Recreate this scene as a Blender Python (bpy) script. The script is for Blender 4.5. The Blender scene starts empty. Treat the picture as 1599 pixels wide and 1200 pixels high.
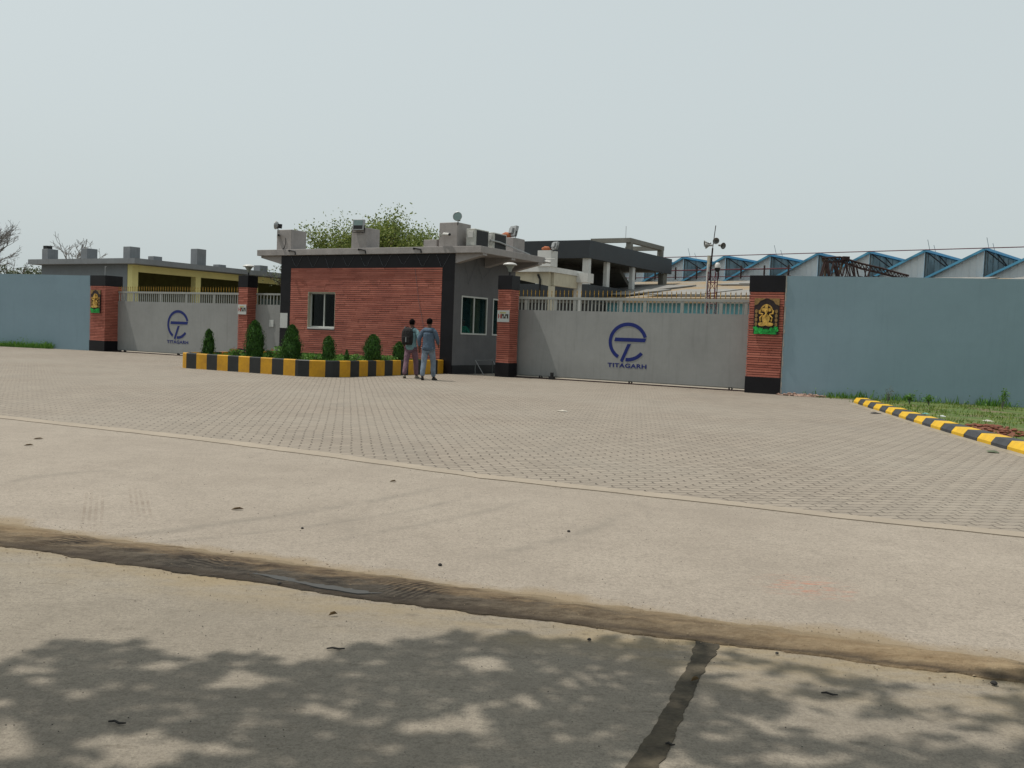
import bpy, bmesh, math, random
from mathutils import Vector, Matrix, noise as mnoise
random.seed(7)
R = math.radians
scene = bpy.context.scene
col = scene.collection

# ------------------------------------------------------------------ camera, sky, sun
F_PX, W_PX, CX, CY, CAM_H = 1500.0, 1599.0, 799.5, 600.0, 1.35
ROLL = math.atan(.038); PITCH = math.atan(75 * math.cos(ROLL) / F_PX)
X0 = Vector((1, 0, 0)); FW = Vector((0, math.cos(PITCH), -math.sin(PITCH))); U0 = Vector((0, math.sin(PITCH), math.cos(PITCH)))
RT = X0 * math.cos(ROLL) + U0 * math.sin(ROLL); UP = -X0 * math.sin(ROLL) + U0 * math.cos(ROLL)
cd = bpy.data.cameras.new('camera'); cam = bpy.data.objects.new('camera', cd); col.objects.link(cam)
cd.sensor_fit = 'HORIZONTAL'; cd.sensor_width = 36; cd.lens = 36 * F_PX / W_PX
cd.clip_start = .1; cd.clip_end = 3000
m = Matrix((RT, UP, -FW)).transposed().to_4x4(); m.translation = (0, 0, CAM_H); cam.matrix_world = m
scene.camera = cam

SUN = Vector((.427, -.105, -1.0)).normalized()          # the way the light travels
world = bpy.data.worlds.new('World'); scene.world = world; world.use_nodes = True
nt = world.node_tree; bg = nt.nodes['Background']
sky = nt.nodes.new('ShaderNodeTexSky'); sky.sky_type = 'NISHITA'; sky.sun_disc = False
sky.sun_elevation = math.asin(-SUN.z); sky.sun_rotation = math.atan2(-SUN.x, -SUN.y)
sky.air_density = 1.3; sky.dust_density = 6.0; sky.ozone_density = 1.2
hsv = nt.nodes.new('ShaderNodeHueSaturation'); hsv.inputs['Saturation'].default_value = .42
mixs = nt.nodes.new('ShaderNodeMix'); mixs.data_type = 'RGBA'; mixs.inputs[0].default_value = .70
mixs.inputs[7].default_value = (7.3, 8.2, 8.3, 1)       # even high haze veiling the blue
nt.links.new(sky.outputs[0], hsv.inputs['Color']); nt.links.new(hsv.outputs[0], mixs.inputs[6])
nt.links.new(mixs.outputs[2], bg.inputs[0]); bg.inputs[1].default_value = .105
sd = bpy.data.lights.new('sun', 'SUN'); sd.energy = 4.2; sd.angle = R(.5); sd.color = (1, .955, .875)
so = bpy.data.objects.new('sun', sd); so.rotation_euler = SUN.to_track_quat('-Z', 'Y').to_euler(); so.location = (-20, 0, 40); col.objects.link(so)
scene.view_settings.view_transform = 'Standard'; scene.view_settings.look = 'None'
scene.view_settings.exposure = -.12; scene.view_settings.gamma = 1
scene.render.engine = 'CYCLES'

# ------------------------------------------------------------------ frames of the place
GA = R(-30.95)                                           # the gate line
GU = Vector((math.cos(GA), math.sin(GA), 0)); GV = Vector((-GU.y, GU.x, 0)); GO = Vector((-.5, 31.3, 0))
def T(u, v, z=0): return GO + GU * u + GV * v + Vector((0, 0, z))
RA = R(-20.0)                                            # the road line
RS = Vector((math.cos(RA), math.sin(RA), 0)); RTt = Vector((-RS.y, RS.x, 0))
def Q(s, t, z=0): return RS * s + RTt * t + Vector((0, 0, z))
def at(px, py, depth): return Vector((0, 0, CAM_H)) + (FW + RT * ((px - CX) / F_PX) - UP * ((py - CY) / F_PX)) * depth
def gnd(px, py, z=0):
    d = FW + RT * ((px - CX) / F_PX) - UP * ((py - CY) / F_PX)
    return Vector((0, 0, CAM_H)) + d * ((z - CAM_H) / d.z)

# ------------------------------------------------------------------ materials
def newmat(name):
    m = bpy.data.materials.new(name); m.use_nodes = True
    return m, m.node_tree, m.node_tree.nodes['Principled BSDF']
def N(nt, typ, **kw):
    n = nt.nodes.new(typ)
    for k, v in kw.items():
        if k.startswith('i_'): n.inputs[k[2:].replace('_', ' ')].default_value = v
        else: setattr(n, k, v)
    return n
def L(nt, a, b): nt.links.new(a, b)
def mixc(nt, fac, a, b, blend='MIX'):
    n = nt.nodes.new('ShaderNodeMix'); n.data_type = 'RGBA'; n.blend_type = blend
    for s, val in ((0, fac), (6, a), (7, b)):
        if isinstance(val, (int, float)): n.inputs[s].default_value = val
        elif isinstance(val, tuple): n.inputs[s].default_value = (*val[:3], 1)
        else: L(nt, val, n.inputs[s])
    return n.outputs[2]
def ramp(nt, src, p0, p1, c0=(0, 0, 0), c1=(1, 1, 1)):
    r = nt.nodes.new('ShaderNodeValToRGB'); e = r.color_ramp.elements
    e[0].position = p0; e[1].position = p1; e[0].color = (*c0, 1); e[1].color = (*c1, 1)
    L(nt, src, r.inputs[0]); return r.outputs[0]
def noisen(nt, vec, scale, detail=4, rough=.6, dist=0):
    n = N(nt, 'ShaderNodeTexNoise'); n.inputs['Scale'].default_value = scale; n.inputs['Detail'].default_value = detail
    n.inputs['Roughness'].default_value = rough; n.inputs['Distortion'].default_value = dist
    L(nt, vec, n.inputs['Vector']); return n.outputs[0]
def worldpos(nt, sc=(1, 1, 1), rot=0, loc=(0, 0, 0)):
    g = N(nt, 'ShaderNodeNewGeometry'); mp = N(nt, 'ShaderNodeMapping')
    mp.inputs['Scale'].default_value = sc; mp.inputs['Rotation'].default_value = (0, 0, rot); mp.inputs['Location'].default_value = loc
    L(nt, g.outputs['Position'], mp.inputs[0]); return mp.outputs[0]
def bumpn(nt, src, bsdf, strength=.3, dist=.01, prev=None):
    b = N(nt, 'ShaderNodeBump'); b.inputs['Strength'].default_value = strength; b.inputs['Distance'].default_value = dist
    L(nt, src, b.inputs['Height'])
    if prev: L(nt, prev, b.inputs['Normal'])
    L(nt, b.outputs[0], bsdf.inputs['Normal']); return b.outputs[0]
def basic(name, c, rough=.7, metal=0, var=.18, scale=3.0, bump=.15, bscale=60, streak=0, dark=None, spec=.3):
    """painted / plastered / metal surface: two scales of tone, optional rain streaks, fine bump"""
    m, nt, b = newmat(name); c = tuple(x * .72 for x in c); dark = dark and tuple(x * .72 for x in dark)
    wp = worldpos(nt); n1 = noisen(nt, wp, scale, 5, .62); n2 = noisen(nt, wp, scale * 9, 3, .6)
    d = dark or tuple(x * (1 - var * 1.6) for x in c); l = tuple(min(1, x * (1 + var * .7)) for x in c)
    cc = mixc(nt, ramp(nt, n1, .3, .72), d, l)
    cc = mixc(nt, .22, cc, mixc(nt, ramp(nt, n2, .35, .7), d, l))
    if streak:
        sp = worldpos(nt, (5, 5, .35)); sn = noisen(nt, sp, 1.6, 4, .7)
        cc = mixc(nt, mixc(nt, ramp(nt, sn, .52, .8), (0, 0, 0), (streak,) * 3), cc, tuple(x * .45 for x in c))
    L(nt, cc, b.inputs['Base Color']); b.inputs['Roughness'].default_value = rough; b.inputs['Metallic'].default_value = metal
    b.inputs['Specular IOR Level'].default_value = spec
    if bump: bumpn(nt, noisen(nt, wp, bscale, 3), b, bump, .006)
    return m
def island(name, c0, c1, rough=.75, trans=0, third=None, spec=.25):
    """colour picked per piece (brick, leaf, stone)"""
    m, nt, b = newmat(name); g = N(nt, 'ShaderNodeNewGeometry')
    cc = mixc(nt, g.outputs['Random Per Island'], c0, c1)
    if third: cc = mixc(nt, ramp(nt, noisen(nt, worldpos(nt), 2.2, 3), .45, .65), cc, third)
    L(nt, cc, b.inputs['Base Color']); b.inputs['Roughness'].default_value = rough; b.inputs['Specular IOR Level'].default_value = spec
    if trans:
        t = N(nt, 'ShaderNodeBsdfTranslucent'); L(nt, cc, t.inputs[0]); mx = N(nt, 'ShaderNodeMixShader'); mx.inputs[0].default_value = trans
        L(nt, b.outputs[0], mx.inputs[1]); L(nt, t.outputs[0], mx.inputs[2]); L(nt, mx.outputs[0], nt.nodes['Material Output'].inputs[0])
    return m
def glassmat(name, tint=(.7, .74, .72), mixv=.35):
    m, nt, b = newmat(name); nt.nodes.remove(b)
    tr = N(nt, 'ShaderNodeBsdfTransparent'); tr.inputs[0].default_value = (*tint, 1)
    gl = N(nt, 'ShaderNodeBsdfGlossy'); gl.inputs['Roughness'].default_value = .03
    fr = N(nt, 'ShaderNodeFresnel'); fr.inputs[0].default_value = 1.45
    mx = N(nt, 'ShaderNodeMixShader'); hf = N(nt, 'ShaderNodeMath', operation='MULTIPLY'); hf.inputs[1].default_value = .10; L(nt, fr.outputs[0], hf.inputs[0]); L(nt, hf.outputs[0], mx.inputs[0]); L(nt, tr.outputs[0], mx.inputs[1]); L(nt, gl.outputs[0], mx.inputs[2])
    L(nt, mx.outputs[0], nt.nodes['Material Output'].inputs[0]); return m

M = {}
M['gate'] = basic('gate_paint', (.335, .34, .33), .55, 0, .09, .8, .1, 25, .30)
M['gate_rail'] = basic('gate_rail_paint', (.36, .37, .345), .5, 0, .1, 2, .1, 40)
M['spike'] = basic('spike_gold', (.50, .29, .04), .45, .3, .25, 6, .1)
M['blue'] = basic('emblem_blue', (.007, .020, .17), .5, 0, .1, 2, 0)
M['blackstone'] = basic('black_stone', (.011, .010, .013), .42, 0, .3, 2.5, .05, 30, 0, None, .2)
M['slab'] = basic('roof_concrete', (.42, .39, .375), .85, 0, .16, 2.0, .35, 45, .35)
M['greywall'] = basic('grey_plaster', (.155, .155, .16), .8, 0, .12, 1.6, .2, 60, .25)
M['wallblue'] = basic('boundary_paint', (.285, .405, .475), .7, 0, .045, .6, .2, 35, .12)
M['brickbase'] = basic('brick_joint', (.10, .042, .035), .9, 0, .2, 6, .2)
def brickmat():
    m, nt, b = newmat('ledge_brick'); g = N(nt, 'ShaderNodeNewGeometry')
    cc = mixc(nt, g.outputs['Random Per Island'], (.31, .086, .056), (.43, .142, .098))
    cc = mixc(nt, ramp(nt, noisen(nt, worldpos(nt), 1.1, 4), .4, .7), cc, mixc(nt, .5, cc, (.19, .046, .034)))
    cc = mixc(nt, ramp(nt, noisen(nt, worldpos(nt), 40, 3), .5, .8), cc, mixc(nt, .3, cc, (.42, .2, .15)))
    L(nt, cc, b.inputs['Base Color']); b.inputs['Roughness'].default_value = .85
    bumpn(nt, noisen(nt, worldpos(nt), 90, 3), b, .4, .005); return m
M['brick'] = brickmat()
M['white_frame'] = basic('white_frame', (.62, .64, .60), .5, 0, .06, 5, 0)
M['sill'] = basic('window_sill', (.68, .67, .64), .6, 0, .08, 5, 0)
M['glass'] = glassmat('window_glass')
M['darkroom'] = basic('room_plaster', (.10, .09, .07), .9, 0, .2, 2, 0)
M['yellowstripe'] = basic('yellow_paint', (.78, .40, .012), .55, 0, .09, 3, .15, 50, .08, (.50, .25, .02))
M['blackstripe'] = basic('black_paint', (.030, .032, .033), .5, 0, .2, 3, .15, 50)
M['kerbyellow'] = basic('kerb_yellow_paint', (.86, .52, .015), .55, 0, .09, 4, .2, 50, 0, (.6, .36, .03))
M['kerbgrey'] = basic('kerb_black_paint', (.060, .064, .072), .6, 0, .3, 5, .25, 50)
M['kerbbase'] = basic('kerb_concrete', (.34, .29, .22), .9, 0, .2, 3, .3)
M['soil'] = basic('planter_soil', (.085, .06, .035), .95, 0, .3, 8, .6, 40)
M['redsoil'] = basic('red_soil', (.23, .085, .05), .95, 0, .3, 9, .6, 50)
M['yellowwall'] = basic('yellow_plaster', (.86, .78, .33), .8, 0, .08, 1, .1)
M['shedgrey'] = basic('shed_grey', (.23, .255, .275), .85, 0, .10, 1, .15, 40, .3)
M['shedslab'] = basic('shed_slab', (.27, .285, .30), .85, 0, .13, 1.2, .2, 40, .4)
M['cladding'] = basic('charcoal_panel', (.038, .044, .05), .55, 0, .1, .6, 0)
M['cream'] = basic('cream_plaster', (.66, .61, .47), .85, 0, .12, 1.4, .1, 40, .35)
M['whitecol'] = basic('white_plaster', (.78, .78, .75), .8, 0, .12, 1.4, .1, 40, .3)
M['rawconc'] = basic('raw_concrete', (.26, .25, .22), .9, 0, .2, 1, .2, 30, .4)
M['sheetwall'] = basic('pale_sheet', (.88, .94, .96), .6, 0, .07, .5, 0, 30, .25)
M['sheetblue'] = basic('blue_flashing', (.11, .39, .60), .5, 0, .12, 1, 0)
M['cyan'] = basic('cyan_sheet', (.16, .42, .48), .55, 0, .12, .7, 0, 30, .2)
M['darksheet'] = basic('dark_sheet', (.24, .255, .25), .7, 0, .35, .8, 0)
M['rust'] = basic('rusty_steel', (.06, .033, .03), .85, .1, .4, 5, .3)
M['redpipe'] = basic('red_pipe', (.14, .03, .045), .6, 0, .25, 3, 0)
M['galv'] = basic('galvanised', (.45, .46, .46), .45, .4, .15, 6, 0)
M['acwhite'] = basic('unit_white', (.60, .60, .55), .55, 0, .1, 6, 0)
M['black'] = basic('black_plastic', (.015, .015, .017), .5, 0, .2, 10, 0)
M['lampglass'] = basic('frosted_glass', (.34, .37, .33), .3, 0, .08, 8, 0)
M['lampwhite'] = basic('lamp_white', (.66, .65, .62), .4, 0, .06, 8, 0)
M['lens'] = basic('lamp_lens', (.20, .29, .28), .12, 0, .15, 8, 0, spec=.6)
M['bark'] = basic('bark', (.12, .09, .065), .95, 0, .3, 8, .6, 30)
M['twig'] = basic('twig', (.22, .20, .185), .95, 0, .2, 8, 0)  # lightened grey: haze over the far bare trees is put into the colour
M['litterleaf'] = basic('dry_leaf', (.20, .13, .06), .8, 0, .3, 30, 0)
M['stone'] = basic('stone', (.045, .042, .04), .9, 0, .3, 20, .3)
M['rubble'] = basic('rubble', (.42, .28, .22), .95, 0, .3, 12, .4)
M['leaf_tree'] = island('tree_leaf', (.07, .115, .018), (.22, .25, .07), .6, .4)
M['leaf_over'] = island('overhead_leaf', (.04, .09, .02), (.10, .14, .03), .6, .25)
M['leaf_shrub'] = island('shrub_leaf', (.008, .030, .006), (.055, .14, .020), .6, .15)
M['leaf_small'] = island('plant_leaf', (.05, .14, .02), (.14, .27, .05), .6, .3)
M['leaf_far'] = island('far_leaf', (.07, .09, .05), (.13, .14, .08), .8, .2)
M['grass'] = island('grass_blade', (.06, .14, .015), (.20, .24, .05), .7, .3)
M['flower'] = island('flower', (.35, .05, .05), (.5, .16, .12), .7, .2)
M['skin'] = basic('skin', (.14, .065, .04), .6, 0, .1, 8, 0)
M['hair'] = basic('hair', (.008, .007, .007), .9, 0, .2, 20, .3, 80, 0, None, .03)
def cloth(name, c, var=.16):
    m, nt, b = newmat(name); wp = worldpos(nt)
    L(nt, mixc(nt, ramp(nt, noisen(nt, wp, 9, 4), .3, .7), tuple(x * (1 - var) for x in c), tuple(x * (1 + var) for x in c)), b.inputs['Base Color'])
    b.inputs['Roughness'].default_value = .95; b.inputs['Specular IOR Level'].default_value = .1
    bumpn(nt, noisen(nt, worldpos(nt, (1, 1, .5)), 14, 3, .5, 1.2), b, .8, .035); return m
M['tealshirt'] = cloth('teal_shirt', (.19, .30, .32)); M['denim'] = cloth('denim_shirt', (.075, .105, .145))
M['mauve'] = cloth('mauve_trousers', (.17, .105, .13)); M['jeans'] = cloth('faded_jeans', (.17, .21, .26))
M['pack'] = cloth('backpack_cloth', (.03, .028, .028)); M['greencloth'] = cloth('green_cloth', (.02, .28, .16))
M['shoe'] = basic('black_shoe', (.015, .014, .013), .5, 0, .2, 10, 0); M['sandal'] = basic('grey_sandal', (.28, .25, .2), .7, 0, .2, 10, 0)
M['terracotta'] = basic('orange_clay', (.50, .16, .07), .8, 0, .2, 8, .2)
M['paper'] = basic('white_board', (.60, .62, .60), .6, 0, .05, 5, 0)
M['ink_red'] = basic('red_ink', (.40, .05, .03), .6, 0, .1, 9, 0); M['ink_dark'] = basic('dark_ink', (.06, .055, .04), .6, 0, .1, 9, 0)
M['ink_yellow'] = basic('yellow_ink', (.50, .45, .12), .6, 0, .1, 9, 0)
M['gold'] = basic('gold_paint', (.85, .55, .12), .45, .1, .45, 14, .3, 60, 0, (.30, .16, .04)); M['darkpic'] = basic('picture_ground', (.035, .02, .02), .5, 0, .4, 12, 0)
M['brownpic'] = basic('picture_bronze', (.38, .23, .08), .5, 0, .4, 16, .3); M['greenpic'] = basic('picture_green', (.03, .60, .10), .5, 0, .5, 12, 0)
M['white_trim'] = basic('whitewash', (.55, .53, .48), .9, 0, .2, 6, .2)
M['wire'] = basic('cable', (.05, .05, .05), .7, 0, .1, 5, 0)
M['fairy'] = basic('string_light_wire', (.16, .17, .19), .6, 0, .1, 5, 0)

def rooftin():                                           # weathered lean-to roof: grey sheets with rust runs
    m, nt, b = newmat('weathered_tin'); wp = worldpos(nt)
    n = ramp(nt, noisen(nt, wp, .45, 5, .65), .40, .58)
    cc = mixc(nt, n, (.17, .165, .15), (.22, .15, .075)); cc = mixc(nt, ramp(nt, noisen(nt, wp, 3.2, 4), .4, .7), cc, mixc(nt, .4, cc, (.25, .21, .145)))
    L(nt, cc, b.inputs['Base Color']); b.inputs['Roughness'].default_value = .8; return m
M['tin'] = rooftin()

def groundmat():
    m, nt, b = newmat('earth'); wp = worldpos(nt)
    c = mixc(nt, ramp(nt, noisen(nt, wp, .35, 6, .65), .4, .62), (.18, .145, .10), (.065, .09, .028))
    c = mixc(nt, ramp(nt, noisen(nt, wp, 9, 5, .7), .35, .7), mixc(nt, .5, c, (.12, .09, .05)), c)
    L(nt, c, b.inputs['Base Color']); b.inputs['Roughness'].default_value = .95
    bumpn(nt, noisen(nt, wp, 14, 5), b, .8, .04); return m
M['earth'] = groundmat()

def vergemat():
    m, nt, b = newmat('verge_ground'); wp = worldpos(nt)
    c = mixc(nt, ramp(nt, noisen(nt, wp, 1.3, 6, .68), .47, .60), (.065, .12, .018), (.13, .16, .035))
    c = mixc(nt, ramp(nt, noisen(nt, worldpos(nt, (1, 1, 1), 0, (4, 2, 0)), 1.0, 6, .68), .53, .62), c, (.17, .13, .08))
    c = mixc(nt, ramp(nt, noisen(nt, wp, 22, 5, .7), .35, .7), mixc(nt, .45, c, (.06, .07, .02)), c)
    L(nt, c, b.inputs['Base Color']); b.inputs['Roughness'].default_value = .95
    bumpn(nt, noisen(nt, wp, 30, 5), b, .9, .04); return m
M['verge'] = vergemat()

def sep(nt, v):
    s = N(nt, 'ShaderNodeSeparateXYZ'); L(nt, v, s.inputs[0]); return s.outputs
def mth(nt, op, a, b=None, clamp=False):
    n = N(nt, 'ShaderNodeMath', operation=op); n.use_clamp = clamp
    for i, v in ((0, a), (1, b)):
        if v is None: continue
        if isinstance(v, (int, float)): n.inputs[i].default_value = v
        else: L(nt, v, n.inputs[i])
    return n.outputs[0]

def pavermat():                                          # zigzag interlocking pavers, dusty
    m, nt, b = newmat('zigzag_pavers')
    PA = R(9.8)
    wp = worldpos(nt, (1, 1, 1), -PA); o = sep(nt, wp)
    wob = noisen(nt, worldpos(nt), .9, 2)
    zz = mth(nt, 'PINGPONG', o[0], .0575)                # zigzag long edges
    yy = mth(nt, 'ADD', o[1], mth(nt, 'MULTIPLY', zz, .42))
    zx = mth(nt, 'PINGPONG', o[1], .06)
    xx = mth(nt, 'ADD', o[0], mth(nt, 'MULTIPLY', zx, .25)); xx = mth(nt, 'ADD', xx, mth(nt, 'MULTIPLY', wob, .05)); yy = mth(nt, 'ADD', yy, mth(nt, 'MULTIPLY', wob, .07))
    cb = N(nt, 'ShaderNodeCombineXYZ'); L(nt, xx, cb.inputs[0]); L(nt, yy, cb.inputs[1])
    br = N(nt, 'ShaderNodeTexBrick'); br.offset = .5; br.squash = 1
    br.inputs['Scale'].default_value = 1; br.inputs['Brick Width'].default_value = .235; br.inputs['Row Height'].default_value = .128
    br.inputs['Mortar Size'].default_value = .009; br.inputs['Mortar Smooth'].default_value = .4; br.inputs['Bias'].default_value = 0
    br.inputs['Color1'].default_value = (.206, .176, .144, 1); br.inputs['Color2'].default_value = (.252, .216, .176, 1); br.inputs['Mortar'].default_value = (.12, .10, .08, 1)
    L(nt, cb.outputs[0], br.inputs['Vector'])
    w = worldpos(nt)
    joint = mth(nt, 'MULTIPLY', br.outputs['Fac'], ramp(nt, noisen(nt, w, 3.0, 4, .7), .28, .50))   # joints filled with dust in places
    c = mixc(nt, mth(nt, 'MULTIPLY', joint, .58), mixc(nt, .0, br.outputs['Color'], (0, 0, 0)), (.05, .04, .032))
    c = mixc(nt, mth(nt, 'MULTIPLY', ramp(nt, noisen(nt, w, .28, 5, .6), .35, .7), .45), c, (.262, .238, .20))   # dust drifts
    c = mixc(nt, mth(nt, 'MULTIPLY', ramp(nt, noisen(nt, worldpos(nt, (1, .35, 1), R(35)), .7, 5, .65), .55, .75), .40), c, (.16, .145, .125))   # wheel grime
    c = mixc(nt, mth(nt, 'MULTIPLY', ramp(nt, noisen(nt, w, 60, 3, .7), .5, .75), .28), c, (.13, .11, .09))
    L(nt, c, b.inputs['Base Color']); b.inputs['Roughness'].default_value = .9; b.inputs['Specular IOR Level'].default_value = .15
    h = mth(nt, 'SUBTRACT', mth(nt, 'MULTIPLY', noisen(nt, w, 3.3, 3), .5), joint)
    n1 = bumpn(nt, h, b, .8, .014); bumpn(nt, noisen(nt, w, 90, 3), b, .2, .004, n1); return m
M['paver'] = pavermat()

def concmat(name, c0, c1, kind):
    m, nt, b = newmat(name); w = worldpos(nt); rw = worldpos(nt, (1, 1, 1), -RA)
    c = mixc(nt, ramp(nt, noisen(nt, w, .5, 6, .62), .36, .68), c0, c1)
    c = mixc(nt, mth(nt, 'MULTIPLY', ramp(nt, noisen(nt, w, 5, 6, .72), .45, .72), .5), c, tuple(x * .78 for x in c0))
    fine = noisen(nt, w, 120, 4, .75)
    c = mixc(nt, mth(nt, 'MULTIPLY', ramp(nt, fine, .50, .66), .60), c, tuple(x * .50 for x in c0))
    c = mixc(nt, mth(nt, 'MULTIPLY', ramp(nt, fine, .30, .42, (1, 1, 1), (0, 0, 0)), .40), c, tuple(min(1, x * 1.5) for x in c1))
    gr = noisen(nt, w, 52, 5, .8)
    c = mixc(nt, mth(nt, 'MULTIPLY', ramp(nt, gr, .52, .60), .50), c, tuple(x * .52 for x in c0))
    c = mixc(nt, mth(nt, 'MULTIPLY', ramp(nt, gr, .36, .44, (1, 1, 1), (0, 0, 0)), .30), c, tuple(min(1, x * 1.3) for x in c1))
    mid = noisen(nt, w, 20, 6, .8)
    c = mixc(nt, mth(nt, 'MULTIPLY', ramp(nt, mid, .50, .66), .38), c, tuple(x * .66 for x in c0))
    c = mixc(nt, mth(nt, 'MULTIPLY', ramp(nt, noisen(nt, worldpos(nt, (1, 1, 1), 0, (7, 3, 0)), 1.3, 6, .7), .50, .66), .30), c, tuple(x * .74 for x in c0))
    o = sep(nt, rw)
    edge = mth(nt, 'SUBTRACT', o[1], mth(nt, 'MULTIPLY', mth(nt, 'SUBTRACT', noisen(nt, w, 1.6, 5, .65), .5), .7))
    if kind == 'apron':                                  # broom texture across, dust from the earth strip, curved tyre marks
        bro = noisen(nt, worldpos(nt, (38, 1.2, 1), -RA), 1.0, 3, .6)
        c = mixc(nt, mth(nt, 'MULTIPLY', ramp(nt, bro, .45, .7), .16), c, tuple(x * .75 for x in c0))
        c = mixc(nt, ramp(nt, edge, .47, .50, (0, 0, 0), (0, 0, 0)), c, c)
        d = mth(nt, 'MULTIPLY', mth(nt, 'SUBTRACT', 4.87, edge), 5.5, True)
        c = mixc(nt, mth(nt, 'MULTIPLY', d, .8), c, (.205, .155, .095))
        ring = None
        def circ(a, b_, c_):                             # circle through three places the tyres crossed
            (ax, ay), (bx, by), (cx, cy) = [tuple(gnd(*p)[:2]) for p in (a, b_, c_)]
            d = 2 * (ax * (by - cy) + bx * (cy - ay) + cx * (ay - by))
            ux = ((ax * ax + ay * ay) * (by - cy) + (bx * bx + by * by) * (cy - ay) + (cx * cx + cy * cy) * (ay - by)) / d
            uy = ((ax * ax + ay * ay) * (cx - bx) + (bx * bx + by * by) * (ax - cx) + (cx * cx + cy * cy) * (bx - ax)) / d
            return ux, uy, math.hypot(ax - ux, ay - uy)
        for p3, wd, st in ((((200, 838), (480, 800), (745, 748)), .11, 1), (((230, 850), (520, 818), (800, 752)), .07, .8), (((800, 862), (900, 836), (985, 795)), .10, .9), (((540, 842), (700, 812), (850, 776)), .08, .7), (((0, 758), (80, 743), (170, 735)), .12, .8), (((1000, 830), (1010, 800), (1000, 790)), .06, .5), (((520, 800), (545, 825), (580, 850)), .10, .5)):
            cx, cy, rad = circ(*p3)
            v = N(nt, 'ShaderNodeVectorMath', operation='DISTANCE'); g = N(nt, 'ShaderNodeNewGeometry'); L(nt, g.outputs['Position'], v.inputs[0]); v.inputs[1].default_value = (cx, cy, 0)
            e = mth(nt, 'ABSOLUTE', mth(nt, 'SUBTRACT', v.outputs['Value'], rad)); e = mth(nt, 'SUBTRACT', 1, mth(nt, 'DIVIDE', e, wd), True)
            v2 = N(nt, 'ShaderNodeVectorMath', operation='DISTANCE'); L(nt, g.outputs['Position'], v2.inputs[0]); m0 = gnd(*p3[1]); v2.inputs[1].default_value = tuple(m0)
            span = (gnd(*p3[0]) - gnd(*p3[2])).length * .55
            near = mth(nt, 'MULTIPLY', mth(nt, 'SUBTRACT', 1, mth(nt, 'DIVIDE', v2.outputs['Value'], span)), 3, True)
            e = mth(nt, 'MULTIPLY', mth(nt, 'MULTIPLY', e, near), st)
            ring = e if ring is None else mth(nt, 'MAXIMUM', ring, e)
        g = N(nt, 'ShaderNodeNewGeometry')
        for px, py, an in ((148, 795, .12), (220, 785, .10)):                                    # ladder shaped tread prints
            v = N(nt, 'ShaderNodeVectorMath', operation='DISTANCE'); L(nt, g.outputs['Position'], v.inputs[0]); v.inputs[1].default_value = tuple(gnd(px, py))
            lo = sep(nt, worldpos(nt, (1, 1, 1), 0, tuple(-x for x in gnd(px, py))))
            wd = mth(nt, 'SUBTRACT', 1, mth(nt, 'DIVIDE', mth(nt, 'ABSOLUTE', mth(nt, 'ADD', lo[0], mth(nt, 'MULTIPLY', lo[1], .42))), .085), True)
            ln = mth(nt, 'SUBTRACT', 1, mth(nt, 'DIVIDE', mth(nt, 'ABSOLUTE', lo[1]), .9), True)
            tt = mth(nt, 'GREATER_THAN', mth(nt, 'SINE', mth(nt, 'MULTIPLY', mth(nt, 'ADD', lo[0], mth(nt, 'MULTIPLY', lo[1], .42)), 150)), -.1)
            c = mixc(nt, mth(nt, 'MULTIPLY', mth(nt, 'MULTIPLY', mth(nt, 'MULTIPLY', mth(nt, 'GREATER_THAN', wd, .02), ln), mth(nt, 'MULTIPLY', tt, ramp(nt, noisen(nt, w, 6, 5, .8), .38, .60))), .55), c, (.15, .115, .085))
        v = N(nt, 'ShaderNodeVectorMath', operation='DISTANCE'); L(nt, g.outputs['Position'], v.inputs[0]); v.inputs[1].default_value = tuple(gnd(1262, 918))
        nr = mth(nt, 'MULTIPLY', mth(nt, 'SUBTRACT', .34, v.outputs['Value']), 4, True)          # brick dust
        c = mixc(nt, mth(nt, 'MULTIPLY', mth(nt, 'MULTIPLY', nr, ramp(nt, noisen(nt, worldpos(nt, (.6, 2, 1), -RA), 12, 5, .75), .50, .62)), .8), c, (.32, .15, .10))
        ring = mth(nt, 'MULTIPLY', ring, ramp(nt, noisen(nt, w, 4, 5, .7), .34, .56))
        c = mixc(nt, mth(nt, 'MULTIPLY', ring, .48), c, (.135, .12, .10))
        b0 = bumpn(nt, bro, b, .18, .006)
    else:                                                # worn road slab: trodden earth near the strip, pitted
        d = mth(nt, 'MULTIPLY', mth(nt, 'SUBTRACT', edge, 3.72), 1.35, True)
        c = mixc(nt, mth(nt, 'MULTIPLY', d, mth(nt, 'MULTIPLY', ramp(nt, noisen(nt, worldpos(nt, (.6, 1.6, 1), -RA), 2.4, 6, .7), .36, .60), .9)), c, (.235, .18, .10))
        c = mixc(nt, mth(nt, 'MULTIPLY', ramp(nt, noisen(nt, worldpos(nt, (.8, 2.2, 1), -RA), 9, 5, .75), .56, .72), .55), c, (.085, .07, .052))
        b0 = bumpn(nt, noisen(nt, w, 11, 6, .75), b, .55, .02)
    bumpn(nt, fine, b, .35, .004, b0)
    L(nt, c, b.inputs['Base Color']); b.inputs['Roughness'].default_value = .88; b.inputs['Specular IOR Level'].default_value = .2
    return m
M['apron'] = concmat('apron_concrete', (.254, .218, .178), (.306, .266, .219), 'apron')
M['road'] = concmat('road_concrete', (.210, .182, .146), (.262, .230, .184), 'road')
M['border'] = basic('border_concrete', (.385, .325, .255), .9, 0, .1, 2.5, .3, 60)
M['yard'] = basic('yard_concrete', (.36, .31, .25), .9, 0, .12, 1.2, .2, 50)

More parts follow.
